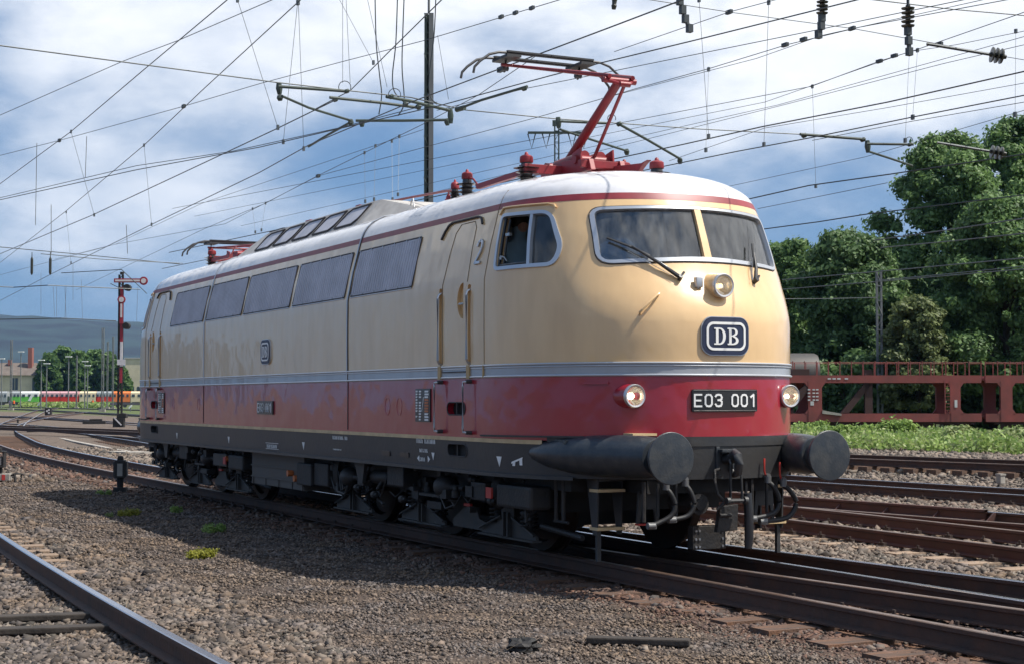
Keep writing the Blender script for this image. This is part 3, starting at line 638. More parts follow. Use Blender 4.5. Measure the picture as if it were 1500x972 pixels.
# --- headlights
def lamp(y,z,r,x_lens,fair,matn,x_back,bulb='bulb'):
    a=Vector((1,0.0,0)); o=Vector((x_back,y,z))
    mb=MB(); L=x_lens-x_back
    mb.lathe(o,a,[(0,r*1.25),(L*.5,r*1.2),(L*.85,r*1.08),(L-.01,r*1.0),(L-.012,r*.92),(L-.09,r*.9)],28); h=mb.build('headlight',matn,LOCO,smooth=True)
    mb=MB(); mb.lathe(o,a,[(L-.02,r*1.0),(L-.02,r*1.08),(L+.006,r*1.07),(L+.014,r*1.0),(L+.010,r*.86),(L-.02,r*.84)],32,caps=False); mb.build('headlight_rim','chrome',h,smooth=True)
    mb=MB(); mb.lathe(o,a,[(L-.02,r*.84),(L-.05,r*.6),(L-.075,r*.25),(L-.08,.001)],24); mb.f=[f for f in mb.f if len(f)==4]; mb.m=[0]*len(mb.f); mb.build('reflector','reflector',h,smooth=True,fixn=False)
    mb=MB(); mb.lathe(o,a,[(L-.078,.001),(L-.06,r*.16),(L-.045,r*.2),(L-.03,.001)],14); mb.build('bulb',bulb,h,smooth=True)
    mb=MB(); mb.lathe(o,a,[(L-.004,r*.86),(L+.004,r*.6),(L+.007,.001)],24); mb.f=[f for f in mb.f if len(f)==4]; mb.m=[0]*len(mb.f); mb.build('lens','lens',h,smooth=True,fixn=False)
    return h
for y in(-.88,.88): lamp(y,1.615,.104,9.115,0,'red',8.70)
lamp(0,2.655,.108,9.28,0,'cream',8.90,'bulbdim')
# rear lamps
for y in(-.88,.88):
    mb=MB(); mb.lathe((-8.7,y,1.615),(-1,0,0),[(0,.1),(.2,.12),(.43,.1)],20); mb.build('headlight','red',LOCO,smooth=True)
# wipers
def wiper(base,tip_blade0,tip_blade1,mid):
    bp_=PF(*base,.03); m=PF(*mid,.045)
    mb=MB(); mb.cyl(PF(*base,0),PF(*base,.06),.022,n=10); mb.tube([bp_,Vector(bp_)*.55+Vector(m)*.45+Vector((.02,0,0)),m],[.022,.017,.009],8); mb.tube([PF(base[0],base[1],.05),PF(base[0]+.04,base[1]+.04,.06)],.012,6)
    w=mb.build('windscreen_wiper','black',LOCO,smooth=True)
    mb=MB(); mb.tube([PF(*tip_blade0,.03),PF((tip_blade0[0]+tip_blade1[0])/2,(tip_blade0[1]+tip_blade1[1])/2,.04),PF(*tip_blade1,.03)],.013,6); mb.build('wiper_blade','frame',w)
    mb=MB(); mb.tube([PF(base[0]-.06,base[1],.04),PF(mid[0]-.04,mid[1]-.05,.045)],.003,5); mb.build('wiper_link','steel',w)
wiper((-.37,2.715),(-.915,3.11),(-.60,2.93),(-.74,3.02)); wiper((.50,2.715),(.60,3.10),(.52,2.86),(.57,3.0))
mb=MB(); mb.tube([PF(-.80,2.375,0),PF(-.80,2.38,.05),PF(-.78,2.40,.06),PF(-.64,2.53,.06),PF(-.62,2.55,.05),PF(-.62,2.555,0)],.012,8); mb.build('front_grab_handle','cream',LOCO,smooth=True)
mb=MB(); c=PF(-.205,2.67,.03); mb.box(c,(.06,.075,.10)); b_=mb.build('socket_box','silvertrim',LOCO,bevel=.012,smooth=True)
mb=MB(); mb.cyl(Vector(c)-Vector((0,0,.06)),Vector(c)-Vector((0,0,.045)),.012,n=8); mb.build('socket_cap','steel',b_)
mb=MB(); patch(mb,[(-1.19,1.727),(-1.03,1.727),(-1.03,1.745),(-1.19,1.745)],PF,0,.03,.08); mb.build('lamp_drip_ledge','red',LOCO)
# --- buffers
def buffer(s,y):
    sg=1 if y>0 else -1
    mb=MB(); prof=[(7.95,1.40,.03,1.07),(8.1,1.375,.085,1.065),(8.3,1.32,.135,1.06),(8.55,1.22,.175,1.055),(8.8,1.11,.192,1.055),(9.05,.99,.197,1.055),(9.3,.905,.195,1.055),(9.50,.88,.178,1.055),(9.52,.88,.165,1.055),(9.525,.88,.12,1.055)]
    n=28; V=[];Fs=[]
    for x,yy,r,z in prof:
        for k in range(n): a=2*math.pi*k/n; V.append((s*x,sg*(yy+r*math.cos(a)),z+r*math.sin(a)))
    for i in range(len(prof)-1):
        for k in range(n): Fs.append((i*n+k,i*n+(k+1)%n,(i+1)*n+(k+1)%n,(i+1)*n+k))
    Fs.append(tuple(range(n))); Fs.append(tuple((len(prof)-1)*n+k for k in range(n))); mb.add(V,Fs); b_=mb.build('buffer','bufferpaint',LOCO,smooth=True)
    mb=MB(); mb.lathe((s*9.53,sg*.875,1.055),(s,0,0),[(-.02,.13),(.06,.125),(.12,.13),(.165,.15),(.18,.20),(.188,.234),(.194,.238),(.208,.238),(.214,.232),(.221,.15),(.224,.001)],36); mb.build('buffer_plate','bufferpaint',b_,smooth=True)
for s in(1,-1):
    for y in(-.875,.875): buffer(s,y)
# foot boards above the buffers
mb=MB()
for y0,y1 in((-.93,-.42),): mb.bx((8.93,y0,1.245),(9.16,y1,1.268))
mb.build('footboard','creamline',LOCO)
# --- coupling
mb=MB(); mb.bx((9.28,-.11,.88),(9.31,-.07,1.14)); mb.bx((9.28,.05,.90),(9.34,.09,1.12)); mb.box((9.33,-.01,1.10),(.1,.16,.03)); cp=mb.build('coupling','bufferpaint',LOCO,bevel=.006)
mb=MB(); mb.tube([(9.28,0,1.02),(9.40,0,1.03),(9.46,0,1.08),(9.50,0,1.06),(9.52,0,.98),(9.50,0,.90),(9.44,0,.88),(9.41,0,.92)],[.05,.05,.045,.045,.045,.04,.03,.02],10); mb.build('draw_hook','frame',cp,smooth=True)
mb=MB(); 
for y in(-.055,.055): mb.tube([(9.44,y,1.02),(9.47,y,.98),(9.47,y*1.2,.68),(9.47,y,.62)],.014,8)
mb.cyl((9.47,-.09,.64),(9.47,.10,.64),.02,n=8); mb.cyl((9.47,-.11,.64),(9.47,-.075,.64),.035,n=10); mb.cyl((9.47,.085,.64),(9.47,.12,.64),.038,n=10); mb.build('screw_link','frame',cp,smooth=True)
mb=MB(); mb.tube([(9.42,-.11,.64),(9.40,-.16,.70),(9.38,-.18,.85),(9.36,-.16,.92),(9.35,-.10,.93)],.016,8); mb.tube([(9.42,-.10,.62),(9.40,-.16,.56),(9.38,-.12,.50),(9.38,0.0,.50)],.018,8); mb.build('coupling_shackle','under',cp,smooth=True)
mb=MB(); mb.prism([(-.10,.58),(.10,.60),(.09,.36),(-.14,.34)],lambda a,b,d:(d,a,b),9.30,9.36); mb.build('coupling_bracket','under',cp,bevel=.008)
mb=MB(); mb.tube([(9.36,.20,.70),(9.37,.21,.5),(9.37,.21,.28),(9.37,.20,.18)],[.04,.045,.042,.035],12); mb.build('heating_cable','black',LOCO,smooth=True)
mb=MB(); mb.bx((9.0,-.24,.16),(9.10,.13,.385)); pl=mb.build('plow_plate','under',LOCO,bevel=.008)
for y in(-.21,-.17,.09):
    for z in(.34,.26,.19): mb=MB(); mb.cyl((9.10,y,z),(9.112,y,z),.012,n=8); mb.build('bolt','steel',pl)
mb=MB(); mb.cyl((9.05,-.62,.58),(9.3,-.62,.58),.13,n=20) if False else None
mb.cyl((8.8,-.24,.60),(9.22,-.24,.60),.10,n=18); mb.cyl((9.22,-.24,.60),(9.25,-.24,.60),.06,n=12); mb.build('brake_reservoir','under',LOCO,smooth=True)
# air hoses
mat('hosemetal',(0.16,0.16,0.16),0.45,0.6)
def hose(pts,tap=None,end=None,col='blackrubber'):
    mb=MB(); P=[Vector(p) for p in pts]; Q=[]
    for i in range(len(P)-1):
        for k in range(5):
            t=k/5; p0=P[max(i-1,0)];p1=P[i];p2=P[i+1];p3=P[min(i+2,len(P)-1)]
            Q.append(0.5*((2*p1)+(p2-p0)*t+(2*p0-5*p1+4*p2-p3)*t*t+(3*p1-p0-3*p2+p3)*t**3))
    Q.append(P[-1]); mb.tube(Q,.024,10); h=mb.build('brake_hose',col,LOCO,smooth=True)
    mb=MB(); mb.cyl(P[0]+Vector((0,0,.05)),P[0]-Vector((0,0,.015)),.033,n=12); mb.cyl(P[0]+Vector((-.05,0,.05)),P[0]+Vector((.02,0,.05)),.025,n=10); mb.build('hose_collar','hosemetal',h,smooth=True)
    mb=MB(); e=P[-1]; mb.box(e,(.05,.075,.06)); mb.cyl(e+Vector((0,-.05,0)),e+Vector((0,.03,0)),.034,n=10); mb.build('hose_coupling','hosemetal',h,bevel=.008)
    if tap:
        mb=MB(); mb.tube([P[0]+Vector((-.02,-.01,.05)),P[0]+Vector((0,-.04,.10)),P[0]+Vector((0,-.04,.22))],.010,6); mb.build('tap_handle','tagred' if tap==1 else 'under',h,smooth=True)
    return h
hose([(9.27,-.64,.76),(9.30,-.60,.70),(9.31,-.57,.60),(9.30,-.62,.50),(9.28,-.80,.42)]); hose([(9.27,-.43,.79),(9.30,-.39,.72),(9.31,-.36,.60),(9.30,-.43,.50),(9.28,-.58,.47)])
hose([(9.27,.50,.80),(9.30,.55,.74),(9.31,.60,.62),(9.30,.55,.50),(9.28,.32,.45)],1); hose([(9.27,.68,.76),(9.30,.74,.70),(9.31,.80,.58),(9.30,.70,.45),(9.28,.44,.42)],1)
for y,s_ in((-.84,1),(.36,1)):
    mb=MB(); mb.cyl((9.2,y,.82),(9.2,y,.45),.02,n=8); mb.build('air_pipe','under',LOCO)
mb=MB(); 
for y in(.28,.52,-.50,-.70): mb.cyl((9.22,y,.80),(9.22,y,.50),.016,n=8)
mb.build('hanging_pipes','blackrubber',LOCO)
# front steps at both corners
for sy in(-1,1):
    mb=MB(); y0=sy*1.06; y1=sy*.80
    for y in(y0,y1): mb.prism([(8.52,.83),(8.74,.83),(8.72,.30),(8.64,.30)],lambda a,b,d:(a,d,b),y-.008,y+.008)
    mb.bx((8.52,min(y0,y1),.81),(8.78,max(y0,y1),.83)); st=mb.build('step_ladder','frame',LOCO)
    for z in(.72,.36):
        mb=MB(); mb.bx((8.60,min(y0,y1)-.02,z-.014),(8.76,max(y0,y1)+.02,z+.014)); mb.build('step_tread','creamline',st)
    mb=MB(); mb.bx((8.66,min(sy*1.05,sy*1.01),.05),(8.70,max(sy*1.05,sy*1.01),.34)); mb.build('step_bar','frame',st)
    mb=MB(); a=sy*.66; mb.prism([(a-.10,.72),(a+.10,.72),(a+.12,.42),(a+.09,.42),(a+.07,.55),(a-.07,.55),(a-.09,.42),(a-.12,.42)],lambda p,q,d:(d,p,q),8.95,8.98); sh=mb.build('cable_socket','frame',LOCO)
    mb=MB(); mb.bx((8.92,a-.11,.40),(8.99,a+.11,.415)); mb.build('socket_edge','tagred',sh)
# --- underframe and bogies
mb=MB(); mb.bx((-8.45,-1.2,.70),(8.45,1.2,.83)); mb.bx((8.45,-.74,.70),(9.1,.74,.83)); mb.bx((-9.1,-.74,.70),(-8.45,.74,.83)); mb.build('underframe','underdark',LOCO)
def bogie(xc,s):
    B=MB(); 
    for y in(-1,1): B.bx((xc-2.9,y*.98-.08,.50),(xc+2.9,y*.98+.08,.70))
    for dx in(-2.85,-1.15,1.15,2.85): B.bx((xc+dx-.1,-.95,.45),(xc+dx+.1,.95,.68))
    for dx in(-1.7,0,1.7): B.bx((xc+dx-.5,-.6,.25),(xc+dx+.5,.6,.85))
    b=B.build('bogie','underdark',LOCO)
    for dx in(-2.25,0,2.25):
        for sy in(-1,1):
            W=MB(); o=(xc+dx,sy*.68,.625); W.lathe(o,(0,sy,0),[(0,.655),(.03,.66),(.035,.625),(.135,.612),(.14,.53),(.09,.50),(.09,.22),(.16,.20),(.17,.001)],40); W.build('wheel','wheel',b,smooth=True,auto=25)
        for sy in((-1,) if True else (-1,1)):
            y=-1.17; x=xc+dx
            g=MB(); P=lambda a,q,d:(x+a,d,q)
            g.prism([(-.66,.155),(.62,.155),(.60,.215),(.12,.36),(.10,.40),(-.12,.40),(-.16,.36),(-.66,.215)],P,y,y+.03); g.bx((x-.66,y-.05,.15),(x+.62,y+.06,.17))
            g.tube([(x-.66,y-.03,.215),(x-.14,y-.03,.37)],.012,6); g.tube([(x+.62,y-.03,.215),(x+.12,y-.03,.37)],.012,6)
            for q in(-.05,.05): g.bx((x+q-.012,y-.05,.16),(x+q+.012,y,.42))
            g.build('axle_guard','underlight',b)
            g=MB(); g.box((x,y+.06,.52),(.30,.16,.28)); g.cyl((x,y-.04,.60),(x,y+.05,.60),.11,n=18); g.cyl((x,y-.07,.60),(x,y-.04,.60),.06,n=12); g.build('axle_box','under',b,bevel=.01)
            for q in(-.36,.36):
                g=MB(); z0=.27
                for k in range(5): 
                    pts=[(x+q+.085*math.cos(a*math.pi/6),y+.05+.085*math.sin(a*math.pi/6),z0+k*.043+.043*a/12) for a in range(12)]
                    g.tube(pts,.013,5)
                g.cyl((x+q,y+.05,.24),(x+q,y+.05,.50),.045,n=10); g.build('coil_spring','under',b,smooth=True)
    return b
bg1=bogie(4.8,1); bg2=bogie(-4.8,-1)
random.seed(11)
def part(parent,name,matn,fn,**k):
    m=MB(); fn(m); return m.build(name,matn,parent,**k)
for b,sg,off in((bg1,1,4.8),(bg2,1,-4.8)):
    X=lambda x: off+(x-4.8)
    part(b,'brake_cylinder','under',lambda m:(m.lathe((X(3.45),-1.28,.64),(1,0,0),[(0,.04),(.1,.045),(.12,.085),(.62,.09),(.66,.07),(.68,.03)],18)),smooth=True)
    part(b,'valve_box','under',lambda m:m.bx((X(4.28),-1.42,.57),(X(4.78),-1.22,.80)),bevel=.015)
    part(b,'valve_box','underlight' if off<0 else 'under',lambda m:m.bx((X(6.6),-1.40,.53),(X(6.95),-1.22,.72)),bevel=.015)
    part(b,'sandbox','under' ,lambda m:m.bx((X(7.28),-1.43,.50),(X(8.05),-1.20,.73)),bevel=.03)
    part(b,'warning_tag','tagred',lambda m:m.box((X(7.14),-1.44,.63),(.13,.02,.11)))
    for xx,zz,r in((2.72,.60,.12),(5.72,.62,.125)):
        part(b,'motor_drum','under',lambda m:m.lathe((X(xx),-1.42,zz),(0,1,0),[(0,.001),(.0,r*.7),(.02,r*.95),(.05,r),(.25,r),(.26,.05)],22) if False else m.lathe((X(xx)-.12,-1.3,zz),(1,0,0),[(0,.03),(.02,r*.8),(.06,r),(.22,r),(.28,r*.75),(.32,.04),(.62,.03)],22),smooth=True)
    part(b,'bracket','underlight',lambda m:m.prism([(X(3.22),.83),(X(3.60),.83),(X(3.52),.56),(X(3.40),.56)],lambda a,q,d:(a,d,q),-1.44,-1.40))
    part(b,'frame_step','under',lambda m:(m.bx((X(5.15),-1.38,.50),(X(5.72),-1.15,.53)),m.bx((X(5.2),-1.3,.36),(X(5.6),-1.15,.44))))
    part(b,'guard_plate','underlight',lambda m:m.prism([(X(5.62),.18),(X(6.60),.18),(X(6.58),.25),(X(6.3),.30),(X(6.22),.42),(X(5.90),.40),(X(5.62),.26)],lambda a,q,d:(a,d,q),-1.16,-1.13))
    part(b,'red_lever','tagred',lambda m:m.box((X(6.1),-1.2,.44),(.16,.03,.03)))
    for xx,r in((2.25,.17),(7.0,.15)):
        part(b,'air_bellows','under',lambda m:[m.tube([(X(xx)+q*.035,-1.30+r*.3*math.cos(a*math.pi/8),.62+r*math.sin(a*math.pi/8)) for a in range(16)],.014,5,closed=True) for q in range(5)],smooth=True)
    def pipes(m):
        for k in range(1):
            x=X(random.uniform(2.0,8.0)); z=random.uniform(.45,.78); x2=x+random.uniform(-.5,.5); z2=random.uniform(.35,.8); y=random.uniform(-1.36,-1.2)
            m.tube([(x,y,z),((x+x2)/2+.03,y-.03,min(z,z2)-.05),(x2,y,z2)],random.choice((.008,.012,.016)),6)
    for _ in range(26): part(b,'air_pipe','under',pipes,smooth=True)
    def clutter(m):
        for k in range(1):
            x=X(random.uniform(1.9,8.1)); z=random.uniform(.40,.80); y=random.uniform(-1.38,-1.18)
            if random.random()<.5: m.box((x,y,z),(random.uniform(.05,.2),random.uniform(.05,.12),random.uniform(.04,.12)))
            else: m.lathe((x,y-.04,z),random.choice(((1,0,0),(0,1,0),(0,0,1))),[(0,.02),(.01,.045),(.08,.045),(.09,.03),(.13,.02)],12)
    for _ in range(38): part(b,'fitting','underlight' if off<0 else 'under',clutter)
    part(b,'grey_hose_loop','underlight',lambda m:(m.tube([(X(3.95),-1.33,.62),(X(3.82),-1.36,.50),(X(3.86),-1.36,.38),(X(4.0),-1.35,.33)],.02,8),m.tube([(X(2.35),-1.33,.52),(X(2.45),-1.36,.40),(X(2.7),-1.36,.38),(X(2.8),-1.35,.50)],.018,8)),smooth=True)
    part(b,'diagonal_rod','under',lambda m:(m.tube([(X(7.85),-1.2,.33),(X(8.5),-1.1,.26)],.03,8),m.tube([(X(8.15),-1.2,.80),(X(8.15),-1.2,.40)],.02,8),m.tube([(X(8.3),-1.2,.80),(X(8.3),-1.2,.40)],.02,8),m.tube([(X(8.1),-1.2,.40),(X(8.4),-1.2,.40)],.015,8)))
part(LOCO,'battery_box','battery',lambda m:(m.bx((-1.28,-1.36,.34),(1.10,-1.0,.82)),m.bx((-1.30,-1.375,.60),(1.12,-1.355,.62)),m.bx((-1.30,-1.375,.44),(1.12,-1.355,.455)),[m.bx((x,-1.375,.34),(x+.02,-1.355,.44)) for x in(-1.2,-.6,0,.6,1.05)]))
part(LOCO,'transformer_casing','underdark',lambda m:(m.bx((-1.25,-1.0,.30),(1.9,1.2,.80)),m.bx((-2.0,-1.1,.5),(-1.3,1.1,.8))))
part(LOCO,'pump_housing','under',lambda m:(m.bx((.95,-1.42,.42),(1.55,-1.15,.72)),m.bx((1.55,-1.38,.44),(2.1,-1.15,.74))),bevel=.02)
for x,z in((-2.42,.66),(.62,.56),(.90,.50)): part(LOCO,'orange_valve','tagorange',lambda m:(m.cyl((x,-1.44,z),(x,-1.34,z),.045,n=10),m.cyl((x-.04,-1.40,z),(x+.05,-1.40,z),.025,n=8)))
part(LOCO,'relay_box','underlight',lambda m:m.bx((-3.2,-1.42,.53),(-2.45,-1.2,.73)),bevel=.015)
# ================================================================== ROOF EQUIPMENT
R=MB()   # long roof cowl with sloping side, with five side windows
zt=4.235; zb=3.90
sec=lambda x,f:[(x,-.98*f-.05,zb),(x,-.80*f,zb+(zt-zb)*f)]
V=[];Fs=[]
rows=[(-3.75,3.93,.50,1.0),(-2.85,4.23,.66,1.0),(-2.6,4.235,.68,1.0),(1.95,4.235,.68,1.0),(2.15,4.235,.66,1.0),(3.55,3.95,.42,.80),(4.6,3.90,.3,.7)]
for x,zt_,wt_,wb_ in rows: V+=[(x,-wb_,3.84),(x,-wt_,zt_),(x,wt_,zt_),(x,wb_,3.84)]
for i in range(len(rows)-1):
    a=4*i; Fs+=[(a,a+4,a+5,a+1),(a+1,a+5,a+6,a+2),(a+2,a+6,a+7,a+3)]
Fs+=[(0,1,2,3),tuple(4*(len(rows)-1)+k for k in(3,2,1,0))]
R.add(V,Fs); cowl=R.build('roof_cowl','roofgrey',LOCO)
def PC(a,b,d):   # cowl side: a=x, b=0..1 up the slope
    y=-(1.0+(.68-1.0)*b); z=3.84+(4.235-3.84)*b; n=Vector((0,-.777,.63)); return Vector((a,y,z))+n*d
mb=MB(); patch(mb,[(-2.65,.06),(1.98,.06),(1.98,.97),(-2.65,.97)],PC,0,.004,2); mb.build('cowl_side_panel','roofdark',cowl)
for i in range(5):
    x0=-2.55+i*.915
    o=[(x0,.20),(x0+.66,.20),(x0+.78,.35),(x0+.86,.86),(x0+.20,.86),(x0+.10,.75)]
    mb=MB(); patch(mb,o,PC,.004,.012,2); w=mb.build('cowl_panel','louvre',cowl)
    mb=MB(); mb.tube([PC(a,b,.014) for a,b in o],.014,6,closed=True); mb.build('panel_frame','seamdark',w)
mb=MB(); mb.tube([(2.9,-.55,4.08),(2.93,-.55,4.15),(2.98,-.55,4.16),(3.02,-.55,4.04)],.008,6); mb.build('lifting_eye','steel',LOCO)
def insulator(x,y,z,h,r,parent,cap=True,sheds=4):
    m=MB(); pr=[(0,r*.55)]
    for k in range(sheds): b=h*(.08+.8*k/sheds); pr+=[(b,r*.5),(b+.01,r*(1.0 if k==sheds-1 else .82)),(b+h*.05,r*(.95 if k==sheds-1 else .78)),(b+h*.11,r*.45)]
    pr+=[(h,r*.4)]; m.lathe((x,y,z),(0,0,1),pr,22); o=m.build('insulator','insul',parent,smooth=True,auto=35)
    if cap:
        m=MB(); m.lathe((x,y,z+h*.96),(0,0,1),[(0,r*.48),(.01,r*.52),(.065,r*.50),(.08,r*.38),(.09,r*.16),(.11,r*.13),(.12,r*.05)],16); m.build('insulator_cap','pantored',o,smooth=True)
    return o
def pantograph(xb,s,raised):
    """xb = x of base centre, s=+1: elbow points to +x"""
    X=lambda x: xb+s*(x-6.75)
    m=MB(); 
    m.bx((min(X(5.5),X(5.9)),-.62,4.09),(max(X(5.5),X(5.9)),-.56,4.17)) if False else None
    zb=4.10
    m.prism([(X(6.3),zb-.01),(X(6.3),zb-.09),(X(7.45),zb-.17),(X(7.62),zb-.07),(X(7.72),zb-.03),(X(7.60),zb-.05),(X(6.6),zb+.02)],lambda a,q,d:(a,d,q),.10,.16)
    m.prism([(X(5.15),4.02),(X(6.3),4.04),(X(6.3),4.10),(X(5.10),4.08)],lambda a,q,d:(a,d,q),-.66,-.60); m.tube([(X(5.15),-.63,4.05),(X(4.98),-.62,4.16),(X(4.85),-.62,4.19)],.013,6)
    m.bx((min(X(6.30),X(6.44)),-.68,zb-.05),(max(X(6.30),X(6.44)),.68,zb+.05)); m.bx((min(X(6.95),X(7.03)),-.3,zb-.04),(max(X(6.95),X(7.03)),.3,zb+.04))
    m.prism([(X(5.9),zb-.07),(X(7.1),zb-.07),(X(7.05),zb+.05),(X(6.5),zb+.10),(X(5.95),zb+.07)],lambda a,q,d:(a,d,q),-.22,-.16); m.prism([(X(5.9),zb-.07),(X(7.1),zb-.07),(X(7.05),zb+.05),(X(6.5),zb+.10),(X(5.95),zb+.07)],lambda a,q,d:(a,d,q),.16,.22)
    base=m.build('pantograph','pantored',LOCO,bevel=.005)
    for (x,y,zi,hi,ri) in((6.36,-.62,3.93,.25,.145),(6.36,.62,3.93,.25,.145),(7.75,.20 if raised else .0,3.86 if raised else 3.9,.12 if raised else .2,.15)): insulator(X(x),y,zi,hi,ri,base,sheds=4 if x<7 else 2)
    m=MB(); 
    for x in(6.08,6.75): m.cyl((X(x),-.24,zb+.08),(X(x),.24,zb+.08),.05,n=12)
    m.tube([(X(6.1),-.1,zb+.10),(X(6.75),-.1,zb+.13)],[.06,.06],12); m.tube([(X(6.1),.1,zb+.10),(X(6.75),.1,zb+.13)],[.06,.06],12)
    for y in(-.2,.2): m.prism([(X(6.64),zb),(X(6.86),zb),(X(6.84),zb+.20),(X(6.66),zb+.16)],lambda a,q,d:(a,d,q),y-.01,y+.01)
    m.build('spring_unit','pantored',base,smooth=True)
    if raised: el=(7.32,0,4.96); hd=(5.58,5.44); lo=(6.05,0,4.17); rod0=(6.76,0,4.20); rod1=(7.44,4.90)
    else: el=(5.0,0,4.22); hd=(6.9,4.38); lo=(6.6,0,4.18); rod0=(6.85,0,4.15); rod1=(5.02,4.16)
    m=MB(); m.tube([(X(lo[0]),0,lo[2]),(X(el[0]),0,el[2])],[.055,.047],14); m.build('lower_arm','pantored',base,smooth=True)
    m=MB(); m.tube([(X(rod0[0]),.0,rod0[2]),(X(rod1[0]),.0,rod1[1])],.019,10); m.build('control_rod','pantored',base,smooth=True)
    m=MB(); m.cyl((X(el[0]),-.2,el[2]),(X(el[0]),.2,el[2]),.033,n=12)
    for y in(-.16,.16): m.tube([(X(el[0]),y,el[2]),(X(rod1[0]),y*.3,rod1[1])],.018,8)
    m.cyl((X(rod1[0]),-.06,rod1[1]),(X(rod1[0]),.06,rod1[1]),.03,n=10)
    m.build('elbow','pantored',base,smooth=True)
    m=MB()
    for sy in(-1,1):
        m.tube([(X(el[0])+s*.05*(1 if raised else -1),sy*.14,el[2]+.03),(X(hd[0]),sy*.40,hd[1]-.03)],[.026,.017],8)
    m.tube([(X((el[0]+hd[0])/2),-.27,(el[2]+hd[1])/2),(X((el[0]+hd[0])/2),.27,(el[2]+hd[1])/2)],.008,6)
    m.tube([(X(el[0]),-.13,el[2]+.03),(X((el[0]+hd[0])/2),.26,(el[2]+hd[1])/2)],.007,6)
    m.cyl((X(hd[0]),-.55,hd[1]-.03),(X(hd[0]),.55,hd[1]-.03),.018,n=8); m.build('upper_arm','pantored',base,smooth=True)
    # head: two strips with curved horns
    m=MB()
    for dx in(-.17,.17):
        x=X(hd[0])+dx; z=hd[1]+.075
        pts=[(x,-.98,z-.27),(x,-.965,z-.20),(x,-.90,z-.13),(x,-.78,z-.04),(x,-.66,z-.005),(x,-.5,z)]+[(x,y,z) for y in(-.25,0,.25)]+[(x,.5,z),(x,.66,z-.005),(x,.78,z-.04),(x,.90,z-.13),(x,.965,z-.20),(x,.98,z-.27)]
        m.tube(pts,.0155,8)
    hdd=m.build('contact_head','carbon',base,smooth=True)
    m=MB()
    for dx in(-.17,.17): m.bx((X(hd[0])+dx-.025,-.56,hd[1]+.08),(X(hd[0])+dx+.025,.56,hd[1]+.10))
    m.build('carbon_strip','carbon',hdd)
    for y in(-.48,.48):
        m=MB(); m.bx((X(hd[0])-.20,y-.09,hd[1]+.03),(X(hd[0])+.20,y+.09,hd[1]+.06)); m.tube([(X(hd[0]),y,hd[1]-.03),(X(hd[0])-.06,y,hd[1]-.10),(X(hd[0])-.02,y,hd[1]+.03)],.014,6)
        m.cyl((X(hd[0])-.05,y-.04,hd[1]-.06),(X(hd[0])-.05,y+.04,hd[1]-.06),.03,n=10)
        m.build('head_mount','carbon',hdd,smooth=True)
    return base
pr=pantograph(6.75,1,True); pr['label']='raised red pantograph at the front'
pf=pantograph(-6.6,-1,False); pf['label']='folded red pantograph at the rear'
# roof line: insulators and bars
for x,y,h,r in((4.80,-.62,.25,.13),(4.45,-.62,.17,.10)): insulator(x,y,3.94,h,r,LOCO)
for x,y in((4.2,-.62),(4.62,-.78)): insulator(x,y,3.86,.07,.05,LOCO,sheds=2)
mb=MB(); mb.tube([(4.45,-.62,4.16),(3.9,-.32,4.19),(2.2,-.25,4.28),(.6,-.25,4.34),(.35,-.25,4.34)],.016,8); mb.tube([(.35,-.25,4.34),(-1.7,-.25,4.32)],.012,8); mb.build('roof_conductor','pantored',LOCO,smooth=True)
mb=MB(); mb.box((.3,-.25,4.34),(.16,.10,.08)); mb.box((-1.8,-.25,4.30),(.22,.16,.14)); mb.cyl((-1.8,-.25,4.23),(-1.8,-.25,4.32),.05,n=10); mb.build('conductor_clamp','pantored',LOCO)
for x in(.3,-1.8): insulator(x,-.25,4.22,.09,.06,LOCO,cap=False,sheds=2)
mb=MB(); mb.cyl((-2.15,-.3,4.22),(-2.15,-.3,4.36),.035,n=10); mb.build('aerial','white',LOCO)
mb=MB(); mb.box((-2.55,-.45,4.27),(.7,.3,.02)); mb.build('roof_hatch','seamdark',LOCO)
# driver seen through the cab side window
def skin_person(name,joints,edges,loc,label,cat='person',mats=('shirt',)):
    me=bpy.data.meshes.new(name); me.from_pydata([j[:3] for j in joints],edges,[]); o=bpy.data.objects.new(name,me); COL.objects.link(o)
    me.materials.append(MATS[mats[0]]); md=o.modifiers.new('sk','SKIN'); md.use_smooth_shade=True; me.skin_vertices.new() if not me.skin_vertices else None
    sv=me.skin_vertices[0].data
    for i,j in enumerate(joints): sv[i].radius=(j[3],j[3] if len(j)<5 else j[4]); sv[i].use_root=(i==0)
    sb=o.modifiers.new('sb','SUBSURF'); sb.levels=2; sb.render_levels=2
    o.location=loc; tag(o,label,cat); return o
# seated driver (pelvis first); faces the front of the locomotive
dj=[(0,0,0,.15,.13),(.02,0,.25,.13,.16),(.03,0,.45,.12,.19),(.05,0,.56,.06,.06),(.08,0,.64,.075,.07),(.10,0,.73,.09,.075),(.10,0,.79,.06,.055),
    (.04,-.20,.47,.06),(.10,-.26,.24,.045),(.38,-.20,.20,.035),(.46,-.18,.20,.03),(.04,.20,.47,.06),(.10,.26,.24,.045),(.38,.20,.20,.035),(.46,.18,.20,.03),
    (.12,-.10,0,.09),(.48,-.12,.02,.065),(.50,-.12,-.38,.045),(.60,-.12,-.43,.035),(.12,.10,0,.09),(.48,.12,.02,.065),(.50,.12,-.38,.045),(.60,.12,-.43,.035)]
de=[(0,1),(1,2),(2,3),(3,4),(4,5),(5,6),(2,7),(7,8),(8,9),(9,10),(2,11),(11,12),(12,13),(13,14),(0,15),(15,16),(16,17),(17,18),(0,19),(19,20),(20,21),(21,22)]
drv=skin_person('person',dj,de,(7.08,-1.10,2.66),'driver in a pale blue shirt sitting behind the open cab side window')
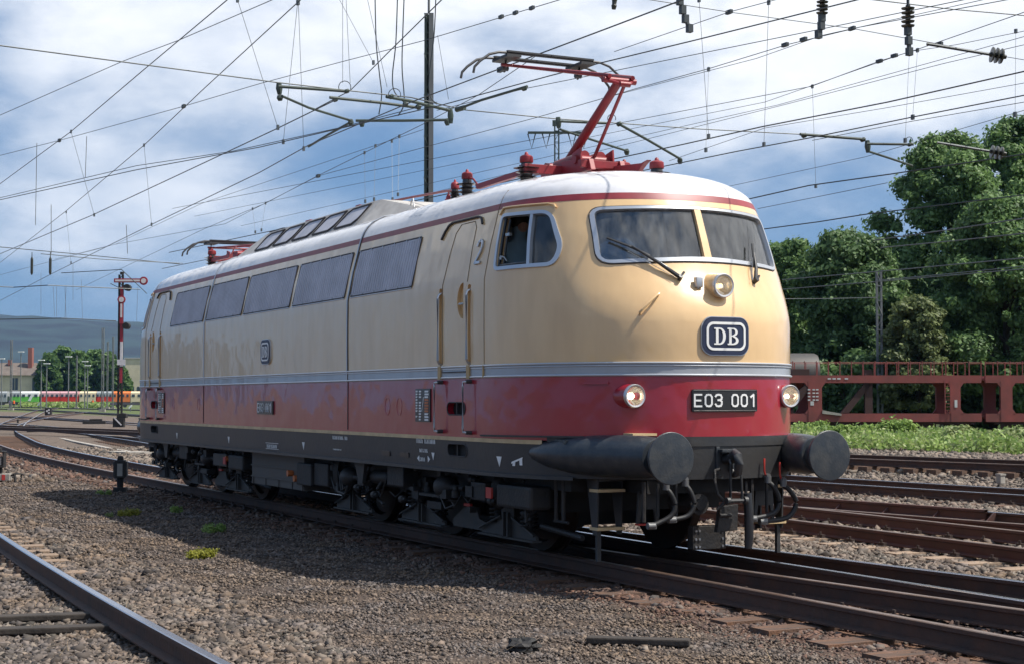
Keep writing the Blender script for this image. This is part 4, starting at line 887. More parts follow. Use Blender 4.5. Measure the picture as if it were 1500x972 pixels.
mb=MB(); mb.lathe((.085,0,.70),(0,0,1),[(0,.085),(.05,.105),(.10,.10),(.135,.06),(.15,.001)],16); hr=mb.build('hair','hair',drv,smooth=True)
mb=MB(); mb.lathe((.15,0,.70),(1,0,0),[(0,.06),(.035,.045),(.04,.001)],14); mb.box((.198,0,.70),(.03,.025,.04)); mb.build('face','skin',drv,smooth=True)
# ================================================================== GROUND
def noise2(x,y,s=0):
    return (np.sin(x*1.7+s)*np.cos(y*2.3-s)+0.6*np.sin(x*4.1+y*3.3+s*2)+0.4*np.sin(y*7.9-x*6.1+s))/2.0
def npmesh(name,V,Fq,mats,mi=None,smooth=False,parent=None):
    me=bpy.data.meshes.new(name); V=np.asarray(V,np.float32); Fq=np.asarray(Fq,np.int32)
    me.vertices.add(len(V)); me.vertices.foreach_set('co',V.ravel()); k=Fq.shape[1]
    me.loops.add(Fq.size); me.loops.foreach_set('vertex_index',Fq.ravel()); me.polygons.add(len(Fq))
    me.polygons.foreach_set('loop_start',np.arange(0,Fq.size,k,dtype=np.int32)); me.polygons.foreach_set('loop_total',np.full(len(Fq),k,np.int32))
    for m in mats: me.materials.append(MATS[m])
    if mi is not None: me.polygons.foreach_set('material_index',np.asarray(mi,np.int32))
    if smooth: me.polygons.foreach_set('use_smooth',[True]*len(Fq))
    me.update(calc_edges=True); me.validate()
    o=bpy.data.objects.new(name,me); COL.objects.link(o)
    if parent is not None: o.parent=parent
    return o
def groundmat():
    m=bpy.data.materials.new('ground'); m.use_nodes=True; nt=m.node_tree; nt.nodes.clear(); L=nt.links
    out=N(nt,'ShaderNodeOutputMaterial'); b=N(nt,'ShaderNodeBsdfPrincipled'); L.new(b.outputs[0],out.inputs[0]); b.inputs['Roughness'].default_value=0.95; b.inputs['Specular IOR Level'].default_value=0.2
    t=N(nt,'ShaderNodeTexCoord'); sp=N(nt,'ShaderNodeSeparateXYZ'); L.new(t.outputs['Object'],sp.inputs[0])
    def nz(sc,de,ro=.6):
        n=N(nt,'ShaderNodeTexNoise'); n.inputs['Scale'].default_value=sc; n.inputs['Detail'].default_value=de; n.inputs['Roughness'].default_value=ro; L.new(t.outputs['Object'],n.inputs['Vector']); return n.outputs['Fac']
    def mr(v,a,b_,c=0,d=1):
        r=N(nt,'ShaderNodeMapRange'); L.new(v,r.inputs['Value'])
        for k,x in zip(('From Min','From Max','To Min','To Max'),(a,b_,c,d)): r.inputs[k].default_value=x
        return r.outputs[0]
    def mx(f,a,b_):
        r=N(nt,'ShaderNodeMixRGB'); L.new(f,r.inputs[0])
        for i,x in((1,a),(2,b_)):
            if isinstance(x,tuple): r.inputs[i].default_value=(*x,1)
            else: L.new(x,r.inputs[i])
        return r.outputs[0]
    def ma(op,a,b_):
        r=N(nt,'ShaderNodeMath'); r.operation=op
        for i,x in enumerate((a,b_)):
            if isinstance(x,(int,float)): r.inputs[i].default_value=x
            else: L.new(x,r.inputs[i])
        return r.outputs[0]
    vo=N(nt,'ShaderNodeTexVoronoi'); vo.inputs['Scale'].default_value=22; L.new(t.outputs['Object'],vo.inputs['Vector'])
    big=nz(.35,5); mid=nz(3,6); fine=nz(28,4)
    c=mx(mr(mid,.35,.65),(0.115,0.085,0.066),(0.060,0.047,0.040)); c=mx(mr(vo.outputs['Distance'],0.1,.5),c,(0.155,0.12,0.095)); c=mx(mr(nz(9,6,.7),.5,.75,0,.7),c,(0.05,0.04,0.036))
    c=mx(mr(big,.45,.7,0,.6),c,(0.11,0.095,0.085))
    # rust-stained strip beside the rails of the middle track
    ay=ma('ABSOLUTE',ma('ADD',sp.outputs[1],0.05),0.0); wob=ma('MULTIPLY',mid,0.9)
    rust=mr(ma('SUBTRACT',ma('ADD',ay,wob),0.45),1.1,1.9,1,0); c=mx(ma('MULTIPLY',rust,0.6),c,(0.15,0.066,0.035))
    soil=ma('MULTIPLY',mr(ma('ADD',sp.outputs[1],ma('MULTIPLY',mid,.8)),-4.6,-3.6),mr(sp.outputs[1],-1.6,-.9,1,0)); c=mx(ma('MULTIPLY',soil,.7),c,(0.062,0.045,0.037))
    # far verge
    gr=mr(ma('ADD',sp.outputs[1],ma('MULTIPLY',big,8.0)),30,36); c=mx(gr,c,mx(mr(fine,.3,.7),(0.07,0.11,0.03),(0.12,0.13,0.06)))
    L.new(c,b.inputs['Base Color'])
    bp=N(nt,'ShaderNodeBump'); bp.inputs['Strength'].default_value=.9; bp.inputs['Distance'].default_value=.03; L.new(ma('ADD',fine,ma('MULTIPLY',vo.outputs['Distance'],1.2)),bp.inputs['Height']); L.new(bp.outputs[0],b.inputs['Normal'])
    MATS['ground']=m
groundmat()
xs=np.concatenate([-np.geomspace(45,5000,26)[::-1],np.arange(-44,24,.5),np.geomspace(24,5000,22)]); ys=np.concatenate([-np.geomspace(12,5000,22)[::-1],np.arange(-11.5,30,.5),np.geomspace(30,5000,26)])
X_,Y_=np.meshgrid(xs,ys); near=np.exp(-((np.hypot(X_,Y_))/70)**2); Z_=-0.215+near*0.02*noise2(X_,Y_)
# low bank carrying the far tracks
Z_+=0.22/(1+np.exp(-(Y_-(16.5+.2*X_))*1.2))*np.exp(-np.clip(np.abs(X_)-60,0,None)/60)*(Y_<60)
nx,ny=len(xs),len(ys); idx=np.arange(nx*ny).reshape(ny,nx)
gf=np.stack([idx[:-1,:-1],idx[:-1,1:],idx[1:,1:],idx[1:,:-1]],-1).reshape(-1,4)
tag(npmesh('ground',np.stack([X_,Y_,Z_],-1).reshape(-1,3),gf,['ground'],smooth=True),kind='structure')
# ================================================================== TRACKS
PROF=[(-.075,-.160),(-.075,-.148),(-.012,-.130),(-.012,-.045),(-.036,-.036),(-.036,-.006),(-.028,0),(.028,0),(.036,-.006),(.036,-.036),(.012,-.045),(.012,-.130),(.075,-.148),(.075,-.160)]
def resample(pts,step):
    out=[]
    for i in range(len(pts)-1):
        a,b=pts[i],pts[i+1]; L=math.hypot(b[0]-a[0],b[1]-a[1]); k=max(1,int(L/step))
        for j in range(k): t=j/k; out.append((a[0]+(b[0]-a[0])*t,a[1]+(b[1]-a[1])*t))
    return out+[pts[-1]]
def smoothpath(ctrl,n=8):
    P=[Vector((*c,0)) for c in ctrl]; Q=[]
    for i in range(len(P)-1):
        p0=P[max(i-1,0)];p1=P[i];p2=P[i+1];p3=P[min(i+2,len(P)-1)]
        for k in range(n):
            t=k/n; q=0.5*((2*p1)+(p2-p0)*t+(2*p0-5*p1+4*p2-p3)*t*t+(3*p1-p0-3*p2+p3)*t**3); Q.append((q.x,q.y))
    return Q+[(P[-1].x,P[-1].y)]
def offset(path,d):
    out=[]; m=len(path)
    for i in range(m):
        a=path[max(i-1,0)]; b=path[min(i+1,m-1)]; L=math.hypot(b[0]-a[0],b[1]-a[1]); nx_,ny_=-(b[1]-a[1])/L,(b[0]-a[0])/L
        out.append((path[i][0]+nx_*d,path[i][1]+ny_*d))
    return out
def rail(path,parent,z=0.0,side='railside',top='railtop',name='rail'):
    V=[];Fs=[];M=[];n=len(PROF); m=len(path)
    for i in range(m):
        a=path[max(i-1,0)]; b=path[min(i+1,m-1)]; L=math.hypot(b[0]-a[0],b[1]-a[1]); nx_,ny_=-(b[1]-a[1])/L,(b[0]-a[0])/L
        for (o,zz) in PROF: V.append((path[i][0]+nx_*o,path[i][1]+ny_*o,z+zz))
    for i in range(m-1):
        for k in range(n):
            kk=(k+1)%n; Fs.append((i*n+k,i*n+kk,(i+1)*n+kk,(i+1)*n+k)); M.append(1 if k in(5,6,7) else 0)
    mb=MB(); mb.add(V,Fs); mb.m=M; return mb.build(name,[side,top],parent)
_sl={}
def sleeper_mesh(L,mt):
    k=(round(L,1),mt)
    if k not in _sl:
        m=MB(); m.box((0,0,-.235),(.26,L,.13)); m.mi(1)
        for y in(-.75,.75):
            m.box((0,y,-.164),(.17,.36,.012))
            for s in(-.13,.13): m.box((0,y+s,-.145),(.11,.05,.035)); m.cyl((0,y+s*1.1,-.13),(0,y+s*1.1,-.095),.017,n=6)
        o=m.build('sleeper',[mt,'fasten'],None); me=o.data; b=bmesh.new(); b.from_mesh(me); b.to_mesh(me); b.free(); bpy.data.objects.remove(o); _sl[k]=me
    return _sl[k]
def track(label,ctrl,rails=((-.75,'railtop','railside'),(.75,'railtop','railside')),sl=None,z=0.0,group=None,spacing=.62,smat='sleeper',seed=1,maxs=100,z_s=0.0):
    path=smoothpath(ctrl,10); c=ctrl[len(ctrl)//2]
    t=empty('railway_track',(0,0,0),0,label,'railway track',group)
    for r in rails:
        pp=offset(path,r[0])
        if len(r)>3: pp=[p for p in pp if r[3]<=p[0]<=r[4]]
        rail(pp,t,z,r[2],r[1])
    if sl:
        rr=random.Random(seed); q=resample(path,.05); d=0; last=None; n=0; pts=[]
        for i in range(1,len(q)):
            d+=math.hypot(q[i][0]-q[i-1][0],q[i][1]-q[i-1][1])
            if d>=spacing and sl[0]<=q[i][0]<=sl[1]: pts.append((q[i],math.atan2(q[i][1]-q[i-1][1],q[i][0]-q[i-1][0]))); d=0
        pts.sort(key=lambda p:(p[0][0]-CAM.x)**2+(p[0][1]-CAM.y)**2)
        for (p,a) in pts[:maxs]:
            L=2.6; dy=0
            if len(sl)>2: L,dy=sl[2](p[0])
            me=sleeper_mesh(L,smat); o=bpy.data.objects.new('sleeper',me); COL.objects.link(o); o.parent=t; o.location=(p[0],p[1]+dy,z+z_s+rr.uniform(-.006,.004)); o.rotation_euler=(0,0,a+rr.uniform(-.02,.02))
        if len(pts)>maxs:
            far=MB()
            for (p,a) in pts[maxs:]: far.box((p[0],p[1],z-.235),(.26,2.6,.13),Matrix.Rotation(a,3,'Z'))
            o=far.build('sleepers',smat,t); o['kind']='stuff'
    return t
dl=lambda x: float(np.interp(x,[-6,-2,2,5,7.3,9.5,11.1,12.8,18],[0,.08,.22,.42,.61,.78,.93,1.10,1.68]))
A_ctrl=[(-190,34),(-130,18.5),(-92,9.6),(-66,4.75),(-43,1.75),(-34,.85),(-26,.33),(-19,.10),(-13,0.0),(-6,0),(2,0),(10,0),(18,0)]
track('straight middle railway track that the locomotive stands on, bending away far behind it',A_ctrl,rails=((-.75,'railtoprust','railside'),(.75,'railtop','railside')),sl=(-60,18,lambda x:(2.6,0) if x<-1 else (2.6+round(dl(x)*1.2,1),dl(x)*.6-(0.0))),maxs=100,z_s=-.014)
track('diverging turnout rails between the shiny rails in front of the locomotive',[(x,dl(x)) for x in(-4,-1,2,5,7.3,9.5,11.1,12.8,15,18)],rails=((-.75,'railtoprust','railside',1,18),(.75,'railtop','railside',-4,18)))
track('close railway track cut off at the lower left corner with sunlit sleepers',[(-16,-5.2),(-8,-5.85),(2,-6.27),(6.5,-6.42),(10.7,-6.5),(16,-6.5)],sl=(-16,5.5),z_s=-.012,smat='sleeperpale',rails=((-.75,'railtop','railside'),(.75,'railtop','railside')))
track('rusty red railway track just behind the front coupling hoses, nearest behind the locomotive',[(-60,13),(-40,8.6),(-20,6.0),(-5,5.25),(4.5,4.95),(9,4.73),(16,4.3)],rails=((-.75,'railtoprust','railred'),(.75,'railtoprust','railred')),sl=(-30,13),smat='sleeperpale')
tk=track('turnout rails with ribbed check rail behind the right buffer',[(-8,5.4),(-3,5.75),(1.1,6.34),(5.2,6.95),(12,8.1)],rails=((-.75,'railtoprust','railred',1,12),(.75,'railtop','railside',-6,12)))
for i in range(9):
    m=MB(); x=1.1-4+i*.95; y=float(np.interp(x,[-3,1.1,5.2],[6.5,7.08,7.70])); m.prism([(y-.26,-.17),(y-.02,-.17),(y-.04,-.01),(y-.07,-.01)],lambda a,b,d:(d,a,b),x,x+.03); m.build('check_rail_rib','railred',tk)
rail([(x,float(np.interp(x,[-8,-3,1.1,5.2,12],[6.2,6.5,7.08,7.70,8.8]))-.085) for x in(-6,-3,0,2,4.6)],tk,0.03,'railred','railred','check_rail')
track('dark railway track level with the right buffer plate, beyond the turnout',[(-70,6.5),(-40,8.0),(-20,9.4),(-3,11.13),(1.5,11.64),(14,13.3)],sl=(-26,9))
e1=onz(1243,669.6,.22); e2=onz(1500,679,.22); ed=(e2-e1).normalized(); en=Vector((-ed.y,ed.x,0))*1.05
track('farthest railway track, running along the green weeds at the right',[((e1+en*.95-ed*60).x,(e1+en*.95-ed*60).y),((e1+en*.95-ed*20).x,(e1+en*.95-ed*20).y),((e1+en*.95).x,(e1+en*.95).y),((e2+en*.95).x,(e2+en*.95).y),((e2+en*.95+ed*12).x,(e2+en*.95+ed*12).y)],z=.21,sl=(-40,4),rails=((-1.0,'railtoprust','railside'),(1.15,'railtoprust','railside')))
def pxpath(pts,z=0): return [(onz(u,v,z).x,onz(u,v,z).y) for u,v in pts]
track('distant railway track passing behind the rear end of the locomotive at the left',pxpath([(-60,616),(0,619.5),(90,627),(200,641),(300,656)]),sl=(-95,-25),maxs=60)
track('distant railway track at the foot of the semaphore signal',pxpath([(-60,607),(20,609),(100,613),(200,620),(300,628)]),sl=(-200,-40),maxs=60)
track('distant railway track behind the semaphore signal',pxpath([(-60,596.5),(20,598),(110,602),(197,606.5),(330,614)]))
track('farthest distant railway track in front of the parked trains',pxpath([(-80,594),(20,595),(110,597),(197,599),(330,602)]))
track('distant crossover rails curving between the tracks at the far left',pxpath([(14,624),(22,618),(36,611),(62,600),(80,596.5)]),rails=((-.75,'steel','railside'),(.75,'railtop','railside')))
# pale cable trough at the left
m=MB(); P=[onz(u,v,-.2) for u,v in((68,637),(110,647),(160,657),(207,665))]
for a,b in zip(P,P[1:]):
    d=(b-a).normalized(); n_=Vector((-d.y,d.x,0))*.11; m.add([a-n_,b-n_,b+n_,a+n_,a-n_+Vector((0,0,.05)),b-n_+Vector((0,0,.05)),b+n_+Vector((0,0,.05)),a+n_+Vector((0,0,.05))],[(0,1,2,3),(7,6,5,4),(0,4,5,1),(1,5,6,2),(2,6,7,3),(3,7,4,0)])
tag(m.build('cable_trough','concrete'),'long thin pale concrete cable cover between the tracks at the left','cable cover')
m=MB(); c=onz(190,664,-.2); m.box(c+Vector((0,0,.03)),(1.6,.9,.10),Matrix.Rotation(.3,3,'Z')); tag(m.build('concrete_slab','concrete',loc=c),'pale concrete slab lying beside the rear bogie of the locomotive','concrete slab')
# ================================================================== BALLAST STONES
n=300000
rr=np.sqrt(RNG.uniform(0,1,n))  # more stones close by
r=5.5*np.power(60/5.5,RNG.uniform(0,1,n)**1.05); th=RNG.uniform(-.36,.36,n); dirx=-np.cos(YAW-th*-1); 
ang=YAW-th; sx=CAM.x-np.cos(ang)*r; sy=CAM.y+np.sin(ang)*r
# side-to-side spread is uniform in angle; keep the stones off the locomotive's rails
keep=(np.abs(np.abs(sy)-.75)>.10)|(sx<-13)
sx,sy,r=sx[keep],sy[keep],r[keep]; n=len(sx)
size=RNG.uniform(.006,.019,n)*(1+r/20)*np.where(RNG.uniform(0,1,n)<.06,1.6,1)
big=(sy>1.6)
dirt=(sy<-1.2)&(sy>-4.4+.35*noise2(sx*.6,sy*.6,2))&(sx>-14); size=np.where(big,size*1.15,np.where(dirt,size*.55,size*.95))
cube=np.array([(-1,-1,-1),(1,-1,-1),(1,1,-1),(-1,1,-1),(-1,-1,1),(1,-1,1),(1,1,1),(-1,1,1)],float)
fq=np.array([(3,2,1,0),(4,5,6,7),(0,1,5,4),(1,2,6,5),(2,3,7,6),(3,0,4,7)])
V=cube[None]*RNG.uniform(.15,1.25,(n,8,3))*RNG.uniform(.6,1.2,(n,1,3))
q=RNG.normal(size=(n,4)); q/=np.linalg.norm(q,axis=1,keepdims=True); w,x,y,z=q.T
Rm=np.stack([1-2*(y*y+z*z),2*(x*y-z*w),2*(x*z+y*w),2*(x*y+z*w),1-2*(x*x+z*z),2*(y*z-x*w),2*(x*z-y*w),2*(y*z+x*w),1-2*(x*x+y*y)],-1).reshape(n,3,3)
V=np.einsum('nij,nkj->nki',Rm,V)*size[:,None,None]; V[:,:,2]*=.75
gz=-.215+.02*noise2(sx,sy)*np.exp(-((np.hypot(sx,sy))/70)**2)+0.22/(1+np.exp(-(sy-(16.5+.2*sx))*1.2))
V+=np.stack([sx,sy,gz+size*.30],-1)[:,None,:]
Fq=(fq[None]+8*np.arange(n)[:,None,None]).reshape(-1,4)
nn=noise2(sx*.5,sy*.5,3)-.5*dirt+RNG.normal(0,.4,n)
mi=np.where((np.abs(sy)<1.7+.3*nn)&(RNG.uniform(0,1,n)<.8),2,np.where(nn+(sy>1.7)*.9+(sy>14)*2>.45,0,1))
st=npmesh('ballast',V.reshape(-1,3),Fq,['stonegrey','stonebrown','stonerust'],np.repeat(mi,6)); tag(st,'grey and brown ballast stones between the tracks','ballast',kind='stuff')
# dry grass stalks
n=2600; r=6*np.power(30/6,RNG.uniform(0,1,n)); th=RNG.uniform(-.34,.34,n); ang=YAW-th; sx=CAM.x-np.cos(ang)*r; sy=CAM.y+np.sin(ang)*r
k=(sy<-1.3); sx,sy=sx[k],sy[k]; n=len(sx); cl=noise2(sx*1.3,sy*1.3,5)>.15; sx,sy=sx[cl],sy[cl]; n=len(sx)
a=RNG.uniform(0,6.28,n); L=RNG.uniform(.04,.16,n); h=RNG.uniform(.0,.07,n); d=np.stack([np.cos(a),np.sin(a)],-1)*L[:,None]; wv=np.stack([-np.sin(a),np.cos(a)],-1)*.0022
b0=np.stack([sx,sy,np.full(n,-.185)],-1); V=np.zeros((n,4,3)); V[:,0]=b0; V[:,1]=b0; V[:,2]=b0; V[:,3]=b0
V[:,0,:2]-=wv; V[:,1,:2]+=wv; V[:,2,:2]+=d+wv*.3; V[:,3,:2]+=d-wv*.3; V[:,2,2]+=h; V[:,3,2]+=h
tag(npmesh('dry_grass',V.reshape(-1,3),np.arange(n*4).reshape(-1,4),['straw']),'dry straw stalks scattered on the gravel','dry grass',kind='stuff')
# ================================================================== PLANTS
def leaves(cs,n,size,spread,rng,flat=0.0,up_bias=0.3):
    """n leaf quads around each centre in cs (centre, radii)"""
    V=[]
    for (c,rad,k) in cs:
        u=rng.normal(size=(k,3)); u/=np.linalg.norm(u,axis=1,keepdims=True); rr=np.clip(np.abs(rng.normal(.72,.28,k)),.05,1.5)
        p=np.asarray(c)+u*rr[:,None]*np.asarray(rad)
        nrm_=u+rng.normal(0,.6,(k,3)); nrm_[:,2]+=up_bias; nrm_/=np.linalg.norm(nrm_,axis=1,keepdims=True)
        t=np.cross(nrm_,rng.normal(size=(k,3))); t/=np.linalg.norm(t,axis=1,keepdims=True); b=np.cross(nrm_,t)
        s=size*rng.uniform(.6,1.3,k)[:,None]; t=t*s; b=b*s*.6
        V.append(np.stack([p-t,p-b*.9+t*.05,p+t,p+b],1))
    return np.concatenate(V)
def leafobj(name,V,matn,parent): return npmesh(name,V.reshape(-1,3),np.arange(len(V)*4).reshape(-1,4),[matn],parent=parent)
def tuft(u,v,label,matn,w,h,k,seed):
    c=onz(u,v,-.2); t=empty('small_plant',c,0,label,'plant'); rg=np.random.default_rng(seed)
    cs=[((rg.uniform(-w,w)*.8,rg.uniform(-w,w)*.8,h*.35),(w*.35,w*.35,h*.6),k//8) for _ in range(8)]
    leafobj('foliage',leaves(cs,0,.016,0,rg),matn,t)
    m=MB()
    for i in range(10): a=rg.uniform(0,6.28); m.tube([(0,0,-.02),(math.cos(a)*w*.4,math.sin(a)*w*.4,h*.5)],.0025,4)
    m.build('stems','leafbright',t)
tuft(189,754,'yellow green weed in the gravel below the small lantern signal','leafyellow',.17,.10,1400,1)
tuft(318,779,'dark green weed growing in the shaded gravel below the battery box','leafbright',.17,.12,1500,2)
tuft(258,749,'tiny green weed in the gravel right of the yellow green one','leafbright',.10,.10,700,3)
tuft(297,813,'wide yellowish weed at the edge of the locomotive shadow','leafyellow',.24,.09,1500,4)
tuft(152,723,'small green weed left of the small lantern signal','leafbright',.14,.08,800,5)
tuft(160,755,'tiny olive weed left of the yellow green one','leafpale',.07,.05,300,6)
def tree(name,label,u,vtop,vbase,dep,wpx,matn,seed,n=16000,leaf=.24,group=None,trunk=True,squash=1.0,base_z=0.0,lowcrown=.12):
    s=dep/F_PX; g=atd(u,584,dep); h=(584-vtop)*s+CAM.z-base_z; R_=wpx*s/2; rg=np.random.default_rng(seed)
    loc=Vector((g.x,g.y,base_z)); t=empty(name,loc,0,label,'tree',group); lobes=[]
    K=190
    def env_(f): return math.sin(min(1,(1-f)/.60+.06)*math.pi/2)**.7 if f>.35 else .74+.26*f/.35
    bias=[rg.uniform(.78,1.12) for _ in range(9)]
    for i in range(K):
        f=rg.uniform(lowcrown,.97)**.85; a=rg.uniform(0,6.28); e=env_(f)*bias[int(a/6.29*9)]
        q=R_*e*math.sqrt(rg.uniform(.05,.95)); rad=R_*rg.uniform(.11,.26); lobes.append(((math.cos(a)*q,math.sin(a)*q,min(f*h,h-rad*.5)),(rad,rad,rad*.7*squash),int(n*1.5/K*(rad/(.17*R_))**1.5)))
    for i in range(60):
        f=rg.uniform(.15,1); a=rg.uniform(0,6.28); q=R_*env_(f)*bias[int(a/6.29*9)]*rg.uniform(.85,1.12); rad=R_*rg.uniform(.03,.09); lobes.append(((math.cos(a)*q,math.sin(a)*q,f*h*.985),(rad,rad,rad*.8),max(8,n//420)))
    leafobj('crown',leaves(lobes,0,leaf,0,rg),matn,t)
    if trunk:
        m=MB(); tr=max(.14,h*.018); m.tube([(0,0,-.3),(.05,0,h*.25),(-.08,.1,h*.5),(.1,0,h*.8)],[tr*1.3,tr,tr*.7,tr*.25],10)
        for i in range(9):
            z0=h*rg.uniform(.22,.6); a=rg.uniform(0,6.28); q=R_*rg.uniform(.5,.8); m.tube([(0,0,z0),(math.cos(a)*q*.5,math.sin(a)*q*.5,z0+h*.12),(math.cos(a)*q,math.sin(a)*q,z0+h*.2)],[tr*.5,tr*.3,tr*.12],6)
        m.build('trunk','bark',t,smooth=True)
    return t
tree('deciduous_tree','tallest dark green tree at the right, its ragged crown against the clouds',1392,190,580,97,225,'leafmid',21,57000,0.156,lowcrown=.1)
tree('deciduous_tree','very tall tree cut off by the upper right edge of the picture',1500,168,560,104,170,'leafmid',22,49400,0.156)
tree('deciduous_tree','broad dark green tree behind the low wagon, left of the grey lattice mast',1242,340,580,92,185,'leafdark',23,49400,0.150)
tree('deciduous_tree','green tree directly right of the locomotive windscreen',1160,348,580,99,135,'leafmid',24,34200,0.150)
tree('deciduous_tree','light green bushy tree in front of the tallest trees at the right edge',1475,288,590,86,220,'leafmid',25,57000,0.136)
tree('deciduous_tree','olive green smaller tree right of the grey lattice mast',1345,436,590,84,115,'leafolive',26,26600,0.122)
tree('deciduous_tree','small round tree between the broad dark tree and the tallest tree',1305,385,580,95,110,'leafdark',27,22800,0.150)
tree('deciduous_tree','dark tree partly hidden behind the front of the locomotive',1100,372,560,101,130,'leafdark',28,26600,0.163)
tree('deciduous_tree','dark shaded tree filling the gap behind the upper wagon deck',1410,370,590,92,180,'leafdark',31,34200,0.150)
tree('deciduous_tree','green tree filling the skyline between the broad dark tree and the tallest tree',1292,378,590,106,150,'leafmid',51,40000,.16)
tree('deciduous_tree','far tree crown behind the tree right of the windscreen',1205,366,590,110,130,'leafmid',52,34000,.16)
for u,seed in((1190,41),(1262,42),(1330,43),(1400,44),(1470,45),(1535,46)):
    labs={1190:'dark bush behind the left end of the low wagon',1262:'dark bush behind the wagon below the broad tree',1330:'dark bush behind the wagon right of the grey mast',1400:'dark bush behind the wagon ladder',1470:'dark bush behind the second low wagon',1535:'dark bush just outside the right edge behind the wagon'}
    g=atd(u,584,86+ (seed%3)*2); t=empty('bush',(g.x,g.y,0),0,labs[u],'bush'); rg=np.random.default_rng(seed)
    cs=[((rg.uniform(-1.9,1.9),rg.uniform(-1,1),rg.uniform(.3,3.4)),(.9,.9,.8),550) for _ in range(14)]
    leafobj('foliage',leaves(cs,0,.17,0,rg),'leafdark',t)
    m=MB()
    for i in range(6): m.tube([(0,0,-.2),(rg.uniform(-1.5,1.5),rg.uniform(-.6,.6),2.2)],.04,5)
    m.build('stems','bark',t)
# light green weeds along the far track
weedlabs=['low bright weeds beside the right buffer plate','leafy bright weed bush left of the wagon strut','taller bright bush in front of the wagon middle','small pale weeds below the wagon column','yellowish flowering bush in front of the wagon column','small pale weeds in front of the gap between the wagons','bright weed bush left of the right edge','reddish yellow bush at the right edge of the picture','bright weeds partly behind the right buffer']
for i,(u,v,w,h,mt) in enumerate([(1185,628,26,18,'leafbright'),(1232,640,30,24,'leafbright'),(1312,640,40,34,'leafbright'),(1352,640,20,18,'leafpale'),(1408,646,36,30,'leafpale'),(1436,644,20,22,'leafbright'),(1462,648,30,24,'leafbright'),(1497,652,44,36,'leafpale'),(1265,640,30,26,'leafbright')]):
    c=onz(u,v+4,.05); dep=(c-CAM).dot(fw); s=dep/F_PX; W_=w*s/2; H_=h*s; t=empty('weed_bush',(c.x,c.y,.0),0,weedlabs[i],'weeds'); rg=np.random.default_rng(60+i)
    cs=[((rg.uniform(-W_,W_),rg.uniform(-.5,.5),H_*rg.uniform(.15,.75)),(W_*.35,.4,H_*.28),260) for _ in range(14)]
    leafobj('foliage',leaves(cs,0,.075,0,rg),mt,t)
    m=MB()
    for k in range(8): x=rg.uniform(-W_,W_); m.tube([(x*.5,0,-.1),(x,rg.uniform(-.3,.3),H_*.8)],.012,4)
    m.build('stems','leafbright',t)
# continuous ground cover
n=26000; uu=RNG.uniform(1090,1560,n); t_=RNG.uniform(0,1,n); P0=np.array([onz(u,655+ (u-1160)*.03-22*t,.05)[:] for u,t in zip(uu,t_)])
rg=np.random.default_rng(5); cs=P0; hgt=rg.uniform(.05,.55,n)*(.6+.5*noise2(P0[:,0]*.8,P0[:,1]*.8)); k=n
nr=rg.normal(size=(k,3)); nr[:,2]+=.4; nr/=np.linalg.norm(nr,axis=1,keepdims=True); tt=np.cross(nr,rg.normal(size=(k,3))); tt/=np.linalg.norm(tt,axis=1,keepdims=True); bb=np.cross(nr,tt)
s=.085*rg.uniform(.6,1.3,k)[:,None]; p=P0+np.stack([rg.normal(0,.2,k),rg.normal(0,.2,k),hgt],-1); V=np.stack([p-tt*s,p-bb*s*.5,p+tt*s,p+bb*s*.5],1)
o=npmesh('ground_cover',V.reshape(-1,3),np.arange(k*4).reshape(-1,4),['leafbright','leafpale'],(rg.uniform(0,1,k)<.35).astype(int)); tag(o,'light green weeds growing along the foot of the wagons','weeds',kind='stuff')
# ================================================================== LOW CAR-CARRIER WAGONS
D=76.0; s=D/F_PX; rx=Vector((rt.x,rt.y,0)).normalized(); fy=Vector((-rx.y,rx.x,0))
org=atd(1330,584,D); org.z=0; RZ=math.atan2(rx.y,rx.x)
ux=lambda u:(u-1330)*s; vz=lambda v:(584-v)*s+CAM.z
def wbox(m,u0,u1,v0,v1,y0,y1): m.bx((ux(u0),y0,vz(v1)),(ux(u1),y1,vz(v0)))
def wagon(label,u0,u1,cols,group):
    t=empty('car_carrier_wagon',org,RZ,label,'wagon',group)
    m=MB()
    for y in(0,2.6): wbox(m,u0,u1,605,617,y,y+.22)
    wbox(m,u0,u1,609,613,.2,2.6); m.build('lower_deck','wagonred',t)
    m=MB()
    for y in(0,2.6): wbox(m,u0,u1,549,560,y,y+.2)
    wbox(m,u0,u1,553,556,.2,2.6); m.build('upper_deck','wagonred',t)
    for a,b in cols:
        for y in(-.02,2.6):
            m=MB(); P=lambda p,q,d:(ux(p),d,vz(q))
            m.prism([(a,617),(b,617),(b,605),(b,557),(a,557),(a,605)],P,y,y+.24)
            m.prism([(b,604.9),(b+5,604.9),(b,598)],P,y+.01,y+.2); m.prism([(b,560.1),(b+5,560.1),(b,567)],P,y+.01,y+.2); m.prism([(a,604.9),(a-5,604.9),(a,598)],P,y+.01,y+.2); m.prism([(a,560.1),(a-5,560.1),(a,567)],P,y+.01,y+.2)
            m.build('column','wagonred',t)
    m=MB()
    for y in(.02,2.72):
        k=int((u1-u0)/17)
        for i in range(k+1): x=ux(u0+(u1-u0)*i/k); m.bx((x-.018,y,vz(549)),(x+.018,y+.04,vz(528)))
        m.tube([(ux(u0),y+.02,vz(530)),(ux(u1),y+.02,vz(530))],.012,5)
    m.build('railing','wagonred',t)
    return t
w1=wagon('long low red two-level car carrier wagon with a diagonal strut, behind the weeds',1110,1438,[(1110,1122),(1184,1204),(1393,1407)],'empty red car carrier wagons')
